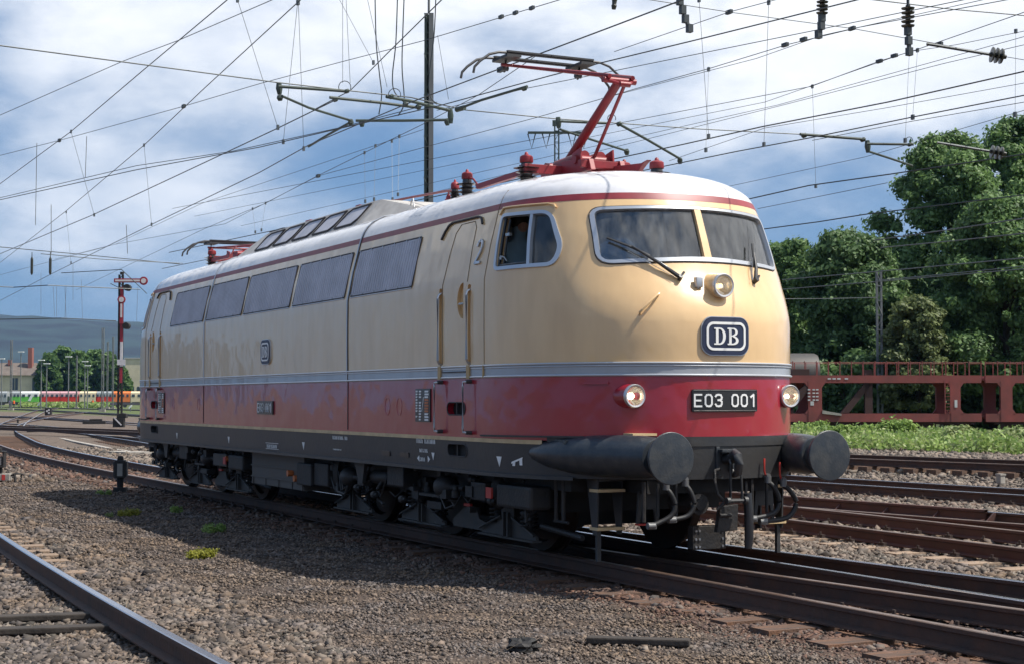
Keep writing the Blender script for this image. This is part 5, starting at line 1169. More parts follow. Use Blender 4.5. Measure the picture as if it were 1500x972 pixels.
m=MB(); P=lambda p,q,d:(ux(p),d,vz(q)); m.prism([(1232,604),(1244,604),(1278,562),(1268,560)],P,.1,.35); wbox(m,1268,1279,541,605,.1,.35); wbox(m,1160,1186,540,549,0,.25); m.prism([(1160,580),(1184,560),(1184,572),(1166,595)],P,.0,.3); m.build('strut','wagondark',w1)
m=MB(); 
for u in(1384,1392): m.bx((ux(u)-.02,-.06,vz(605)),(ux(u)+.02,-.03,vz(556)))
for q in range(9): m.bx((ux(1384),-.06,vz(600-q*5)-.012),(ux(1392),-.03,vz(600-q*5)+.012))
m.build('ladder','wagonred',w1)
m=MB(); m.prism([(1204,600),(1215,602),(1232,605),(1232,608),(1204,605)],P,-.1,.5); m.build('ramp_plate','concrete',w1)
w2=wagon('second red car carrier wagon at the right edge, beyond the narrow gap',1444,1590,[(1466,1483),(1560,1575)],'empty red car carrier wagons')
for w,us in((w1,(1150,1195,1360,1410)),(w2,(1478,1530))):
    for u in us:
        for y in(.3,1.8): m=MB(); m.lathe((ux(u),y,.40),(0,1,0),[(0,.42),(.03,.44),(.035,.40),(.12,.38)],20); m.build('wheel','wagondark',w,smooth=True)
    a,b=min(us)-20,max(us)+20
    m=MB(); wbox(m,a,b,614,621,.2,2.0); m.build('running_gear','wagondark',w)
m=MB()
for u in(1185,1192,1197): 
    for q in range(4): m.box((ux(u),-.03,vz(570+q*5)),(.12,.01,.06))
wbox(m,1187,1192,587,593,-.03,-.02); wbox(m,1398,1402,585,596,-.035,-.025); m.build('lettering','signalwhite',w1)
m=MB()
for i,u in enumerate((1215,1222,1229,1240)): m.box((ux(u),-.01,vz(554)),(.16,.01,.07))
m.build('lettering','signalwhite',w1)
t=empty('tank_wagon',org+fy*5,RZ,'grey rounded wagon roof showing over the red wagon beside the locomotive front','wagon')
m=MB(); m.lathe((ux(1090),0,vz(545)),(1,0,0),[(0,1.0),(.1,1.05),(4.25,1.05),(4.4,.98)],32); m.build('barrel','underlight',t,smooth=True); m=MB(); m.bx((ux(1080),-1,.5),(ux(1225),1,.9)); m.bx((ux(1090),-.8,.9),(ux(1100),.8,1.9)); m.bx((ux(1175),-.8,.9),(ux(1185),.8,1.9)); m.build('underframe','wagondark',t)
for u in(1100,1180): m=MB(); m.lathe((ux(u),-.8,.45),(0,1,0),[(0,.45),(1.6,.45)],18); m.build('wheel','wagondark',t)
track('railway track hidden by weeds under the red wagons',[((org+rx*a+fy*1.15).x,(org+rx*a+fy*1.15).y) for a in(-14,-5,5,14)])

for u,v,l,w_,rz_,lab in((92,902,1.0,.16,.25,'upper of two dark timber boards beside the close rail at the bottom left'),(75,921,.95,.16,.22,'lower of two dark timber boards beside the close rail at the bottom left'),(935,938,.75,.12,-.2,'dark weathered plank lying in the dirt at the bottom right')):
    c=onz(u,v,-.17); m=MB(); m.box(c,(l,w_,.05),Matrix.Rotation(math.atan2(rt.y,rt.x)+rz_,3,'Z')); tag(m.build('timber_board','timberdark',loc=c,bevel=.012),lab,'board')
c=onz(768,946,-.18); m=MB(); rg_=random.Random(3)
b=bmesh.new(); bmesh.ops.create_icosphere(b,subdivisions=3,radius=.11)
for v in b.verts: v.co*=1+.28*math.sin(v.co.x*40+1)*math.sin(v.co.y*37)+.2*rg_.uniform(-1,1); v.co.z*=.5
m.add([v.co+c for v in b.verts],[tuple(v.index for v in f.verts) for f in b.faces]); b.free(); tag(m.build('stone','underdark',loc=c),'large dark lump of earth at the bottom edge in the middle','stone')
# ================================================================== MASTS
def mast(name,label,u,vtop,dep,wpx,matn='mastgreen',base_z=-.2,group=None,vbase=None):
    s=dep/F_PX; g=atd(u,584,dep); h=(584-vtop)*s+CAM.z-base_z; w=wpx*s; t=empty(name,(g.x,g.y,base_z),RZ,label,'mast',group)
    m=MB()
    for x in(-1,1):
        m.bx((x*w/2-.05*x-.05,-.09,0),(x*w/2-.05*x+.05,.09,h)) 
    k=int(h/ .75)
    for i in range(k):
        z=h*i/k; m.bx((-w/2,-.095,z),(w/2,-.08,z+.06)); m.tube([(-w/2,-.088,z),(w/2,-.088,z+h/k)] if i%2 else [(w/2,-.088,z),(-w/2,-.088,z+h/k)],.018,4)
    m.build('lattice','mastgreen' if matn=='mastgreen' else matn,t)
    m=MB(); m.box((0,0,.1),(w+.5,.7,.5)); m.build('foundation','concrete',t)
    return t,h,w,s
t,h,w,s=mast('catenary_mast','tall dark green lattice mast rising behind the middle of the locomotive roof',627,15,58,13)
m=MB(); m.cyl((0,0,h),(0,0,h+3),.05,n=6); m.build('spike','mastgrey',t)
m=MB(); m.bx((.01,-.12,0),(w/2+.02,-.10,h)); m.build('side_channel','mastgrey',t); m=MB(); m.bx((-w/2,.11,0),(w/2,.13,h)); m.build('back_plate','mastgreen',t)
t,h,w,s=mast('catenary_mast','distant lattice mast with a cross arm seen through the raised pantograph',816,174,110,8,'mastgreen')
m=MB(); z=(584-194)*s+CAM.z+.2; m.bx((-2.0,-.08,z),(2.15,.08,z+.16)); m.bx((-.3,-.1,h-.4),(.3,.1,h)); m.build('cross_arm','mastgreen',t)
for x in(-1.85,-.85,.95,1.75): 
    m=MB(); m.tube([(x-.15,0,z),(x+.12,0,z-1.0),(x+.38,0,z)],.05,5); m.build('insulator','insulbrown',t)
mast('catenary_mast','grey lattice mast standing behind the red wagon in front of the trees',1289,398,84,9,'mastgrey')
for i,(u,vt,dep,wp,lab) in enumerate([(16,497,260,3.2,'far lattice mast above the pale house at the left edge'),(150,480,230,3.6,'far lattice mast left of the semaphore signal'),(165,492,280,2.6,'thin far lattice mast just left of the semaphore signal'),(157,500,300,2.4,'second thin far lattice mast between the two masts left of the semaphore'),(112,520,300,2,'far mast in front of the town trees')]):
    mast('catenary_mast',lab,u,vt,dep,wp,'mastgrey')
for i,(u,vt,dep,lab) in enumerate([(2,524,330,'yard lamp at the left edge'),(30,514,330,'yard lamp over the roof of the pale house'),(60,526,300,'yard lamp right of the pale house'),(68,531,300,'shorter yard lamp right of the pale house'),(100,521,300,'yard lamp in front of the middle of the town trees'),(124,528,320,'yard lamp in front of the right part of the town trees'),(128,534,320,'lower yard lamp beside the one before the town trees')]):
    s=dep/F_PX; g=atd(u,584,dep); h=(584-vt)*s+CAM.z; t=empty('yard_lamp',(g.x,g.y,-.2),RZ,lab,'street lamp','yard lamps in the distance'); m=MB(); m.cyl((0,0,0),(0,0,h),.13,.09,n=8); m.build('post','mastgrey',t)
    m=MB(); m.box((0,0,h+.1),(1.15,.5,.16)); m.build('lamp_head','white',t)
# ================================================================== OVERHEAD LINE
def P3(p,z): return onz(p[0],p[1],p[2] if len(p)>2 else z)
NW=[0]
def wire(name,label,cat,pts,z,r,group=None,ext=(0,0),matn='wire',drops=(),clamps=()):
    P=[P3(p,z) for p in pts]
    if ext[0]: P=[P[0]+(P[0]-P[1]).normalized()*ext[0]]+P
    if ext[1]: P=P+[P[-1]+(P[-1]-P[-2]).normalized()*ext[1]]
    mid=P[len(P)//2]; m=MB(); m.tube(P,r*.72,6); o=m.build(name,matn,None,smooth=True,loc=mid); tag(o,label,cat,group)
    for (a,za,b,zb) in drops:
        A=onz(a[0],a[1],za); B=onz(b[0],b[1],zb); q=MB(); q.tube([A-mid,B-mid],.0036,5); q.box(B-mid,(.05,.03,.07)); q.box(A-mid,(.05,.03,.07)); q.build('dropper','wirethin',o)
    for a in clamps:
        A=onz(a[0],a[1],z); q=MB(); q.box(A-mid,(.14,.05,.06)); q.build('clamp','wire',o)
    return o
CW,MW='contact wire','overhead cable'
wire('messenger_wire','steep overhead cable at the upper left, rising to the top edge left of centre',MW,[(-60,318),(0,269.5),(104,193),(210,103),(333,0)],7.0,.011,ext=(60,6),drops=[((104,193),7,(138,315),5.5),((348,0),7,(407,187),5.5)],clamps=[(87,206)])
wire('messenger_wire','overhead cable rising from the left edge to the suspension clamp at the top',MW,[(-60,420),(0,385),(97,309),(211,213),(300,129),(436,4)],7.0,.011,ext=(60,6),drops=[((97,311),7,(104,385),5.5),((211,213),7,(222,329),5.5),((436,4),7,(415,208),5.5),((437,4),7,(445,218),5.5)],clamps=[(269,156)])
wire('messenger_wire','thick overhead cable from the arm up to the top edge beside the tall mast',MW,[(462,160),(513,133),(577,69),(647,0)],7.0,.012,ext=(0,6),drops=[((465,-60),8.5,(547,92),7.0)])
wire('contact_wire','contact wire sloping from the left edge up to the short tube left of the mast',CW,[(-40,392),(0,372),(136,315),(275,250),(405,189),(491,147)],5.5,.011,ext=(60,0))
wire('contact_wire','contact wire that the raised pantograph reaches for, from far left to the top right',CW,[(20,430),(78,400),(222,329),(380,253),(452,213),(602,150),(735,100),(900,38),(1000,0)],5.62,.011,ext=(60,5),clamps=[(734,102)])
wire('contact_wire','contact wire just under the hanging arms left of the mast',CW,[(0,293),(200,249),(380,216),(513,185),(648,154),(807,111),(878,93),(1015,60),(1256,0)],5.5,.010,ext=(60,5))
wire('contact_wire','upper of the two nearly parallel wires above the rear pantograph',CW,[(0,290),(200,243),(340,222),(500,187),(640,150)],5.55,.008,ext=(60,0))
wire('feeder_wire','thin high wire from the left edge to the top edge, crossing the steep cable',MW,[(0,169),(180,90),(260,60),(399,0)],8.5,.010,ext=(40,5))
wire('feeder_wire','thin high wire passing left of the mast up to the dark insulator at the top',MW,[(0,228),(87,206),(269,156),(380,123),(500,91),(620,60),(780,12),(820,0)],8.5,.010,ext=(40,5),clamps=[(734,25),(755,19),(779,12)])
wire('messenger_wire','cable ending in hanging loops below the mast top, left of the tall mast',MW,[(214,376),(300,335),(389,298),(463,259),(550,216),(620,182),(700,140),(790,79)],6.9,.009,ext=(20,0),drops=[((550,214),6.9,(548,292),5.6),((574,207),6.9,(575,292),5.6),((389,298),6.9,(383,337),5.6),((370,306),6.9,(374,340),5.6),((585,200),6.9,(583,285),5.6),((534,224),6.9,(535,295),5.6)])
wire('contact_wire','thin wire running low across the sky just above the roof cowl',CW,[(-20,408),(169,358),(262,341),(330,328),(466,258),(633,213),(784,173),(878,146),(932,130),(1038,101),(1152,66),(1260,40),(1400,14)],6.0,.007,ext=(20,5),clamps=[(466,258)])
wire('feeder_wire','faint wire from the left foreground sky down behind the rear pantograph',MW,[(80,380),(169,358),(296,298),(500,230),(620,190)],6.2,.006)
wire('feeder_wire','wire passing between the raised pantograph head and the arm with the sleeve',MW,[(640,162),(770,130),(900,104),(1188,46),(1412,0)],6.6,.008,ext=(0,5))
wire('feeder_wire','lowest of the thin wires fanning out right of the raised pantograph',MW,[(900,216),(1140,156),(1380,94),(1500,66)],6.8,.007,ext=(20,6))
wire('feeder_wire','second lowest thin wire fanning out right of the raised pantograph',MW,[(900,208),(1140,154),(1320,104),(1500,54)],7.1,.007,ext=(20,6))
wire('messenger_wire','uppermost thin wire fanning out right of the raised pantograph',MW,[(900,182),(1188,127),(1288,90),(1340,74),(1484,24),(1540,4)],7.5,.009,ext=(20,6),drops=[((1332,78),7.5,(1326,206),5.5),((1344,74),7.5,(1337,172),5.5),((1190,127),7.5,(1195,273),5.5),((1488,46),7.5,(1487,168),5.5)],clamps=[(1288,90),(1310,82)])
wire('feeder_wire','middle thin wire fanning out right of the raised pantograph',MW,[(900,194),(1120,150),(1332,76),(1400,66),(1500,46)],7.3,.007,ext=(20,6))
wire('contact_wire','thick dark contact wire crossing the right half of the sky',CW,[(900,233),(1000,212),(1116,186),(1300,150),(1500,105)],5.5,.013,ext=(20,5),drops=[((1024,0),7.4,(1038,200),5.5),((1126,4),7.4,(1119,212),5.5),((1038,102),7.0,(1034,220),5.5)])
wire('feeder_wire','thin wire just below the thick dark contact wire at the right',MW,[(980,236),(1120,188),(1300,158),(1500,122)],5.9,.006,ext=(0,5))
wire('contact_wire','contact wire leaving the roof edge above the cab and passing the small right arm',CW,[(972,244),(1080,222),(1188,202),(1336,172),(1500,140)],5.5,.012,ext=(25,5))
wire('contact_wire','thin wire meeting the small right arm from the right edge',CW,[(1190,206),(1336,178),(1500,150)],5.6,.007,ext=(0,5))
wire('feeder_wire','thin wire running into the top of the tallest tree',MW,[(1064,274),(1268,230),(1330,212),(1500,162)],6.2,.007,ext=(20,5))
wire('contact_wire','wire passing above the cab corner towards the tall trees',CW,[(1096,292),(1185,272),(1300,256),(1420,238)],5.5,.016,ext=(20,20))
wire('contact_wire','lower wire passing above the cab corner towards the tall trees',CW,[(1117,336),(1200,325),(1269,314),(1400,298)],5.5,.018,ext=(10,20))
wire('feeder_wire','faint wire between the two wires above the cab corner',MW,[(1110,306),(1140,300),(1210,286),(1300,268)],6.5,.010)
for i,(a,b,z,r,lab) in enumerate([((1281,352),(1500,320),5.5,.020,'topmost wire in front of the dark trees at the right'),((1290,363),(1500,342),5.5,.020,'second wire from the top in front of the dark trees'),((1146,410),(1500,378),5.5,.024,'third wire from the top in front of the dark trees'),((1146,424),(1500,394),5.5,.024,'fourth wire from the top in front of the dark trees'),((1146,438),(1284,436),5.4,.024,'lowest wire ending at the grey lattice mast'),((1284,411),(1500,390),5.6,.022,'wire rising from the grey lattice mast to the right edge')]):
    wire('contact_wire',lab,CW,[a,((a[0]+b[0])/2,(a[1]+b[1])/2+.6),b],z,r,matn='mastgrey')
wire('feeder_wire','high wire from the top edge above the raised pantograph down to the left',MW,[(900,76),(1068,18),(1136,0)],7.4,.008,ext=(0,4))
wire('feeder_wire','cable across the upper right holding the dark ribbed insulator',MW,[(952,0),(1068,18),(1248,42),(1376,65),(1440,78),(1500,88)],7.6,.009,ext=(5,5),clamps=[(1068,18),(1248,42),(1376,65)])
wire('feeder_wire','short dark cable in the upper right corner',MW,[(1280,0),(1396,14),(1500,23)],7.6,.013,ext=(5,5))
wire('feeder_wire','thin wire from the top right corner towards the hanging insulators',MW,[(900,140),(1108,86),(1205,52),(1332,24),(1440,0)],7.2,.007,ext=(0,5),clamps=[(1150,66),(1177,58)])
# distant cross wires above the yard
for i,(pts,z,r,lab) in enumerate([([(-20,360),(0,362),(110,372),(263,387)],6.5,.02,'far cross wire left of the rear pantograph'),([(60,372),(150,380),(268,386)],6.3,.018,'lower far cross wire left of the rear pantograph'),([(-20,419),(20,421),(70,418),(205,424)],6.5,.03,'faint far cross wire above the semaphore arm'),([(-20,468),(90,466),(170,470)],7,.05,'far cross wire in front of the hills'),([(90,400),(178,395),(215,430)],6,.02,'far wire passing the semaphore head')]):
    wire('cross_wire',lab,MW,pts,z,r)
for i,(u,v0,v1,z0,z1) in enumerate([(80,420,466,9,6),(83,420,466,9,6),(95,418,466,9,6),(97,418,468,9,6),(75,300,372,11,6.6),(52,210,330,11,7.5),(121,410,470,9,6),(60,400,460,9,6),(125,200,260,10,8),(187,330,372,9,6.6),(107,385,440,9,6),(200,420,470,9,6)]):
    P=atd(u,v1,130 if v1>400 else 60); Q=atd(u+ (i%3-1)*2,v0,130 if v1>400 else 60); m=MB(); m.tube([Q-P,P-P],.012,4); o=m.build('hanging_wire','mastgrey'); o.location=P
    tag(o,'thin distant hanging wire, '+['left of a close pair above the pale house','right of a close pair above the pale house','left of the pair right of the house lamps','right of the pair right of the house lamps','long one above the pale house roof','long one highest at the far left','short one near the distant mast','leftmost above the house roof','highest one near the middle cable','long one beside the semaphore head','short one left of the semaphore arm','short one right of the semaphore post'][i],'overhead cable','thin distant hanging wires')
# span wire with cantilever arms
d_=[onz(u,v,6.0) for u,v in((0,67),(405,121),(510,133),(660,158),(812,174),(1020,189),(1180,200))]
sp=wire('span_wire','long cross span wire from the left edge over the locomotive to the right',MW,[(0,67),(405,121),(510,133),(602,143),(678,161),(812,174),(1020,189),(1172,197)],6.0,.013,ext=(4,0))
def arm(label,segs,z,knobs=(),loops=()):
    P=[[onz(a[0],a[1],z) for a in sg[0]] for sg in segs]; o=P[0][0]; t=empty('registration_arm',o,0,label,'catenary arm')
    for sg,pp in zip(segs,P): m=MB(); m.tube([q-o for q in pp],sg[1],8); m.build('tube','mastgreen',t,smooth=True)
    for (u,v,du,dv) in knobs:
        a=onz(u,v,z)-o; dep=(a+o-CAM).dot(fw); q=dep/F_PX; m=MB(); m.tube([a+up*(dv*q/2)-rt*(du*q/2)*.3,a,a-up*(dv*q/2)+rt*(du*q/2)*.3],[.035,.05,.03],8); m.build('clamp','mastgreen',t,smooth=True)
    for (u,v,r) in loops:
        a=onz(u,v,z)-o; dep=(a+o-CAM).dot(fw); q=dep/F_PX; m=MB(); m.tube([a+rt*(r*q*math.cos(k*math.pi/8))+up*(r*q*math.sin(k*math.pi/8)) for k in range(-1,10)],.006,5); m.build('wire_loop','wire',t)
    return t
arm('green tube arm hanging at the far left of the cross span, with a sloping stay',[([(408,127),(508,134)],.022),([(413,141),(452,158),(514,177)],.020),([(514,179),(480,198),(452,215)],.020)],5.95,[(409,130,3,18),(410,144,3,8),(514,180,4,10),(508,134,6,5)],[(505,128,9)])
arm('long green tube arm ending just left of the tall mast',[([(483,143),(560,151),(612,158)],.022)],5.9,[(491,146,8,6),(613,157,7,7)])
arm('green tube arm with a sleeve insulator crossing the tall mast',[([(566,142),(600,148),(658,162)],.024)],5.9,[(573,142,10,5),(594,153,6,6),(660,170,4,22)],[(578,139,9)])
arm('lowest green tube arm ending in a bracket right of the tall mast',[([(521,177),(590,177),(655,176)],.022)],5.9,[(530,181,4,10),(655,179,4,10)])
arm('rising tube with a dark insulator sleeve right of the tall mast',[([(669,161),(705,147),(772,127)],.020),([(669,161),(680,158)],.04)],5.9,[(768,130,6,6)])
arm('small tube arm behind the raised pantograph rod',[([(820,178),(891,181)],.020),([(821,190),(870,206),(920,222)],.020)],5.8,[(918,223,4,9),(818,180,4,16)],[(896,174,6)])
arm('sloping tube arm ending right of the raised pantograph',[([(905,181),(950,206),(998,234)],.022)],5.8,[(907,182,7,6),(996,236,4,9)])
arm('small tube arm with bracket in front of the clouds at the right',[([(1172,197),(1262,204)],.022),([(1270,211),(1338,212)],.020),([(1272,222),(1300,231),(1336,243)],.020)],5.6,[(1178,199,8,6),(1264,205,6,6),(1271,215,4,18),(1333,212,6,5)],[(1332,206,5)])
# hanging loops of thick cable at the top left of the mast
for i,(pts,lab) in enumerate([([(549,-30),(551,60),(556,110),(559,140),(555,168)],'left of the thick jumper cables hanging in front of the tall mast'),([(583,-30),(580,60),(575,110),(578,135),(594,152)],'middle thick jumper cable hanging left of the tall mast'),([(593,-30),(590,50),(589,100),(592,150),(583,170)],'right thick jumper cable hanging beside the tall mast'),([(639,-20),(636,50),(629,110),(630,140),(640,153)],'jumper cable hanging close along the right side of the tall mast')]):
    P=[atd(u,v,25) for u,v in pts]; Q=[]
    for k in range(len(P)-1):
        p0=P[max(k-1,0)];p1=P[k];p2=P[k+1];p3=P[min(k+2,len(P)-1)]
        for j in range(6): t_=j/6; Q.append(0.5*((2*p1)+(p2-p0)*t_+(2*p0-5*p1+4*p2-p3)*t_*t_+(3*p1-p0-3*p2+p3)*t_**3))
    Q.append(P[-1]); m=MB(); m.tube(Q,.010,6); o=m.build('jumper_cable','wire',loc=P[2],smooth=True); tag(o,lab,'cable')
for i,(a,b,lab) in enumerate([((502,-20),(502,122),'left of two thin vertical wires near the top left arm'),((506,-20),(513,122),'right of two thin vertical wires near the top left arm'),((534,-20),(567,128),'thin slanting wire left of the tall mast'),((641,52),(657,146),'thin slanting wire right of the tall mast')]):
    P=atd(*b,26); Q=atd(*a,26); m=MB(); m.tube([P,Q],.004,5); tag(m.build('dropper_wire','wirethin',loc=P),lab,'cable')
# insulators on the cross cables
def strung(label,a,b,dep,n,r,z_=None,kind='hanging_insulator',chain=None):
    A=atd(*a,dep); B=atd(*b,dep); ax=(B-A); L=ax.length; t=empty(kind,A,0,label,'insulator'); pr=[(0,.03)]
    for k in range(n): q=L*(.08+.84*k/n); pr+=[(q,.03),(q+L*.02,r),(q+L*.84/n*.45,r*.9),(q+L*.84/n*.6,.035)]
    pr+=[(L,.025)]; m=MB(); m.lathe((0,0,0),ax,pr,16); m.build('ribbed_body','insulbrown',t,smooth=True,auto=40)
    if chain:
        m=MB(); C=[atd(*c,dep)-A for c in chain]; 
        m.tube(C,[.03]*len(C),6); [m.box(c,(.07,.07,.10)) for c in C]; m.build('chain','wire',t)
    m=MB(); m.cyl(Vector((0,0,0)),-ax.normalized()*.8,.02,n=6); m.build('rod','wire',t)
    return t
strung('ribbed insulator hanging on a chain at the top edge, left of the two straight ones',(1205,-6),(1204,26),20,5,.075,chain=[(1204,26),(1203,38),(1199,51)])
strung('largest ribbed insulator hanging from the sky at the upper right',(1330,8),(1330,46),20,5,.085,chain=[(1330,46),(1331,60),(1332,76)])
strung('bent chain with an insulator hanging at the top edge above the windscreen',(996,-20),(996,2),20,3,.05,chain=[(996,2),(1000,15),(1004,28),(1010,42)])
strung('dark ribbed insulator lying in the cross cable at the upper right',(1450,80),(1474,84),20,3,.10)
strung('small dark clamp insulator at the top edge above the raised pantograph',(901,-8),(899,14),20,2,.03)
strung('reddish ribbed insulator in front of the tallest trees at the upper right',(1450,222),(1474,226),24,3,.10)
for (u,v,lab) in((56,390,'thin black insulator hanging far left above the hills'),): pass
for i,u in enumerate((46.5,73.5)):
    P=atd(u,403,70); m=MB(); m.lathe((0,0,0),(0,0,1),[(0,.02),(.1,.06),(.7,.06),(.8,.02),(1.0,.015)],8); o=m.build('hanging_insulator','insulbrown'); o.location=P; tag(o,['left','right'][i]+' of the two thin black insulators hanging far left above the hills','insulator')
# ================================================================== SEMAPHORE SIGNAL
dep=95.0; s=dep/F_PX; g=atd(177,584,dep); t=empty('semaphore_signal',(g.x,g.y,-.2),RZ,'tall red and white semaphore signal with one raised arm and a round disc','railway signal')
sx_=lambda u:(u-177)*s; sz=lambda v:(584-v)*s+CAM.z+.2
m=MB(); [m.bx((sx_(u)-.03,y-.03,0),(sx_(u)+.03,y+.03,sz(402))) for u in(172.5,177.5) for y in(.0,.25)]
for i in range(26): z=sz(402)*i/26; m.tube([(sx_(172.5),0,z),(sx_(177.5),0,z+.34)] if i%2 else [(sx_(177.5),0,z),(sx_(172.5),0,z+.34)],.02,4)
m.build('lattice_mast','underdark',t)
m=MB(); m.bx((sx_(175.5),-.12,sz(500)),(sx_(179.5),-.06,sz(420))); m.bx((sx_(175.5),-.12,sz(560)),(sx_(179),-.06,sz(538))); m.build('red_board','signalred',t)
m=MB(); m.bx((sx_(176),-.13,sz(536)),(sx_(179.5),-.07,sz(500))); m.build('white_board','signalwhite',t)
m=MB(); m.mi(0); m.bx((sx_(166),-.16,sz(414)),(sx_(206),-.12,sz(408))); m.lathe((sx_(209.5),-.10,sz(411.5)),(0,-1,0),[(0,.25),(.06,.25)],24); m.mi(1); m.bx((sx_(168),-.175,sz(412.3)),(sx_(204),-.16,sz(409.7))); m.lathe((sx_(209.5),-.16,sz(411.5)),(0,-1,0),[(0,.15),(.02,.15)],24); m.build('signal_arm',['signalred','signalwhite'],t)
m=MB(); m.mi(0); m.lathe((sx_(177.5),-.13,sz(439)),(0,-1,0),[(0,.24),(.06,.24)],24); m.bx((sx_(175),-.19,sz(474)),(sx_(180),-.13,sz(443))); m.mi(1); m.lathe((sx_(177.5),-.19,sz(439)),(0,-1,0),[(0,.15),(.02,.15)],24); m.bx((sx_(176.2),-.205,sz(465)),(sx_(178.8),-.19,sz(445))); m.build('lowered_arm',['signalred','signalwhite'],t)
for u,v in((185,421),(184,477)): m=MB(); m.cyl((sx_(u),-.2,sz(v)),(sx_(u),.3,sz(v)),.20,n=14); m.bx((sx_(177),0,sz(v)-.05),(sx_(u),.1,sz(v)+.05)); m.build('signal_lamp','underdark',t,smooth=True)
m=MB(); m.bx((sx_(172),-.16,sz(534)),(sx_(184),-.14,sz(526))); m.build('label_plate','signalwhite',t)
m=MB(); m.cyl((sx_(177),0,sz(402)),(sx_(177),0,sz(398)),.12,n=10); m.tube([(sx_(160),0,sz(415)),(sx_(172),0,sz(421))],.02,4); m.build('finial','underdark',t)
c=atd(173,625,93); t=empty('shunting_signal',(c.x,c.y,-.2),RZ,'black ground signal with a white diagonal bar at the foot of the semaphore','railway signal')
m=MB(); m.bx((-.32,0,0),(.32,.4,.70)); m.prism([(-.1,.70),(.45,.70),(.45,.95),(.2,1.0),(-.1,.9)],lambda a,b,d:(a,d,b),.0,.5); m.build('housing','underdark',t,bevel=.03); m=MB(); m.box((-.02,-.02,.5),(.60,.02,.07),Matrix.Rotation(math.radians(45),3,'Y')); m.build('white_bar','signalwhite',t)
c=atd(70,607,175); t=empty('shunting_signal',(c.x,c.y,-.2),RZ,'small dark ground signal with white lights in the distant track fan','railway signal'); m=MB(); m.bx((-.35,0,0),(.35,.5,.85)); m.build('housing','underdark',t,bevel=.05)
for x,z in((.12,.30),(.12,.62),(-.1,.5)): m=MB(); m.cyl((x,-.02,z),(x,0,z),.11,n=10); m.build('light','signalwhite' ,t)
# lantern signal close to the middle track
c=onz(176,719,-.2); dep=(c-CAM).dot(fw); q=dep/F_PX; t=empty('lantern_signal',(c.x,c.y,-.2),RZ+.1,'small grey lantern on a short post beside the middle track','railway signal')
m=MB(); m.bx((-.10,-.11,20*q),(.10,.11,46*q)); m.prism([(-.06,46*q),(.06,46*q),(.045,52*q),(-.045,52*q)],lambda a,b,d:(a,d,b),-.05,.05); m.build('lantern_body','under',t,bevel=.012)
m=MB(); m.bx((-.045,-.118,23*q),(.055,-.11,41*q)); m.build('lantern_glass','concrete',t)
m=MB(); m.bx((.10,-.08,22*q),(.135,.08,44*q)); m.bx((-.125,-.08,22*q),(-.10,.08,44*q)); m.build('side_shields','frame',t)
m=MB(); m.cyl((0,0,0),(0,0,20*q),.055,.07,n=10); m.box((0,0,.04),(.24,.24,.08)); m.build('post','underdark',t)
c=onz(0,706,-.2); dep=(c-CAM).dot(fw); q=dep/F_PX; t=empty('lantern_signal',(c.x,c.y,-.2),RZ+.1,'grey framed lantern on a pale beam, cut off by the left edge','railway signal')
m=MB(); m.bx((-.16,-.14,22*q),(.10,.14,25*q)); m.bx((-.16,-.14,44*q),(.11,.14,46*q)); m.bx((.07,-.13,24*q),(.10,.13,46*q)); m.bx((-.16,-.10,25*q),(.07,.10,38*q)); m.bx((-.12,-.1,46*q),(.02,.1,51*q)); m.build('lantern_body','under',t,bevel=.008)
m=MB(); m.bx((-.14,-.112,26*q),(.045,-.102,37*q)); m.build('lantern_glass','concrete',t)
m=MB(); m.cyl((0,0,0),(0,0,22*q),.05,n=10); m.build('post','underdark',t)
m=MB(); m.bx((-.8,-.12,3*q),(.22,.12,13*q)); m.build('beam','concrete',t,bevel=.01); m=MB(); m.bx((.06,-.124,4*q),(.13,-.12,12*q)); m.build('red_mark','tagred',t)
m=MB(); m.tube([(.22,0,10*q),(.33,0,13*q),(.45,.05,12*q),(.42,0,1*q)],.025,6); m.tube([(.30,0,13*q),(.33,-.03,1*q)],.03,6); m.build('lever','underdark',t,smooth=True)
# point machines and little posts in the track fan
for u,v,w,h,lab in((58,636,1.2,.3,'low dark point machine between the left tracks'),(47,632,.8,.25,'small brown equipment box left of the point machine'),(138,623,1.5,.35,'long low equipment box left of the semaphore foot'),(146,599,.9,.3,'distant small equipment box in front of the weeds')):
    c=onz(u,v,-.2); t=empty('point_machine',(c.x,c.y,-.2),RZ+.2,lab,'track equipment'); m=MB(); m.bx((-w/2,-.25,0),(w/2,.25,h)); m.bx((-w*.2,-.2,h),(w*.35,.2,h+.12)); m.build('housing','underdark',t,bevel=.03); m=MB(); m.bx((-w*1.0,-.08,.05),(-w/2,.08,.14)); m.build('rod','railside',t)
for u,v0,v1,lab in((1466,708,695,'short pale post standing in the ballast near the right edge'),(26,621,613,'short dark post in the distant track fan')):
    c=onz(u,v0,-.2 if u<1000 else 0.0); dep=(c-CAM).dot(fw); h=(v0-v1)*dep/F_PX; t=empty('marker_post',c,0,lab,'post'); m=MB(); m.box((0,0,h/2),(.12,.12,h)); m.build('post','concrete' if u>1000 else 'underdark',t,bevel=.015); m=MB(); m.box((0,0,h+.01),(.14,.14,.03)); m.build('cap','concrete',t)
for u,v,lab in((57,598,'small tilted white arrow board left in the distant weeds'),(191,602,'small white arrow board right behind the semaphore foot')):
    c=onz(u,v,-.2); dep=(c-CAM).dot(fw); q=dep/F_PX; t=empty('arrow_sign',(c.x,c.y,-.2),RZ,lab,'sign'); m=MB(); m.bx((-.06,0,0),(.06,.1,9*q)); m.build('post','mastgrey',t); m=MB(); m.box((0,-.05,7*q),(6*q,.04,2.2*q),Matrix.Rotation(math.radians(-45),3,'Y')); m.build('board','white',t)
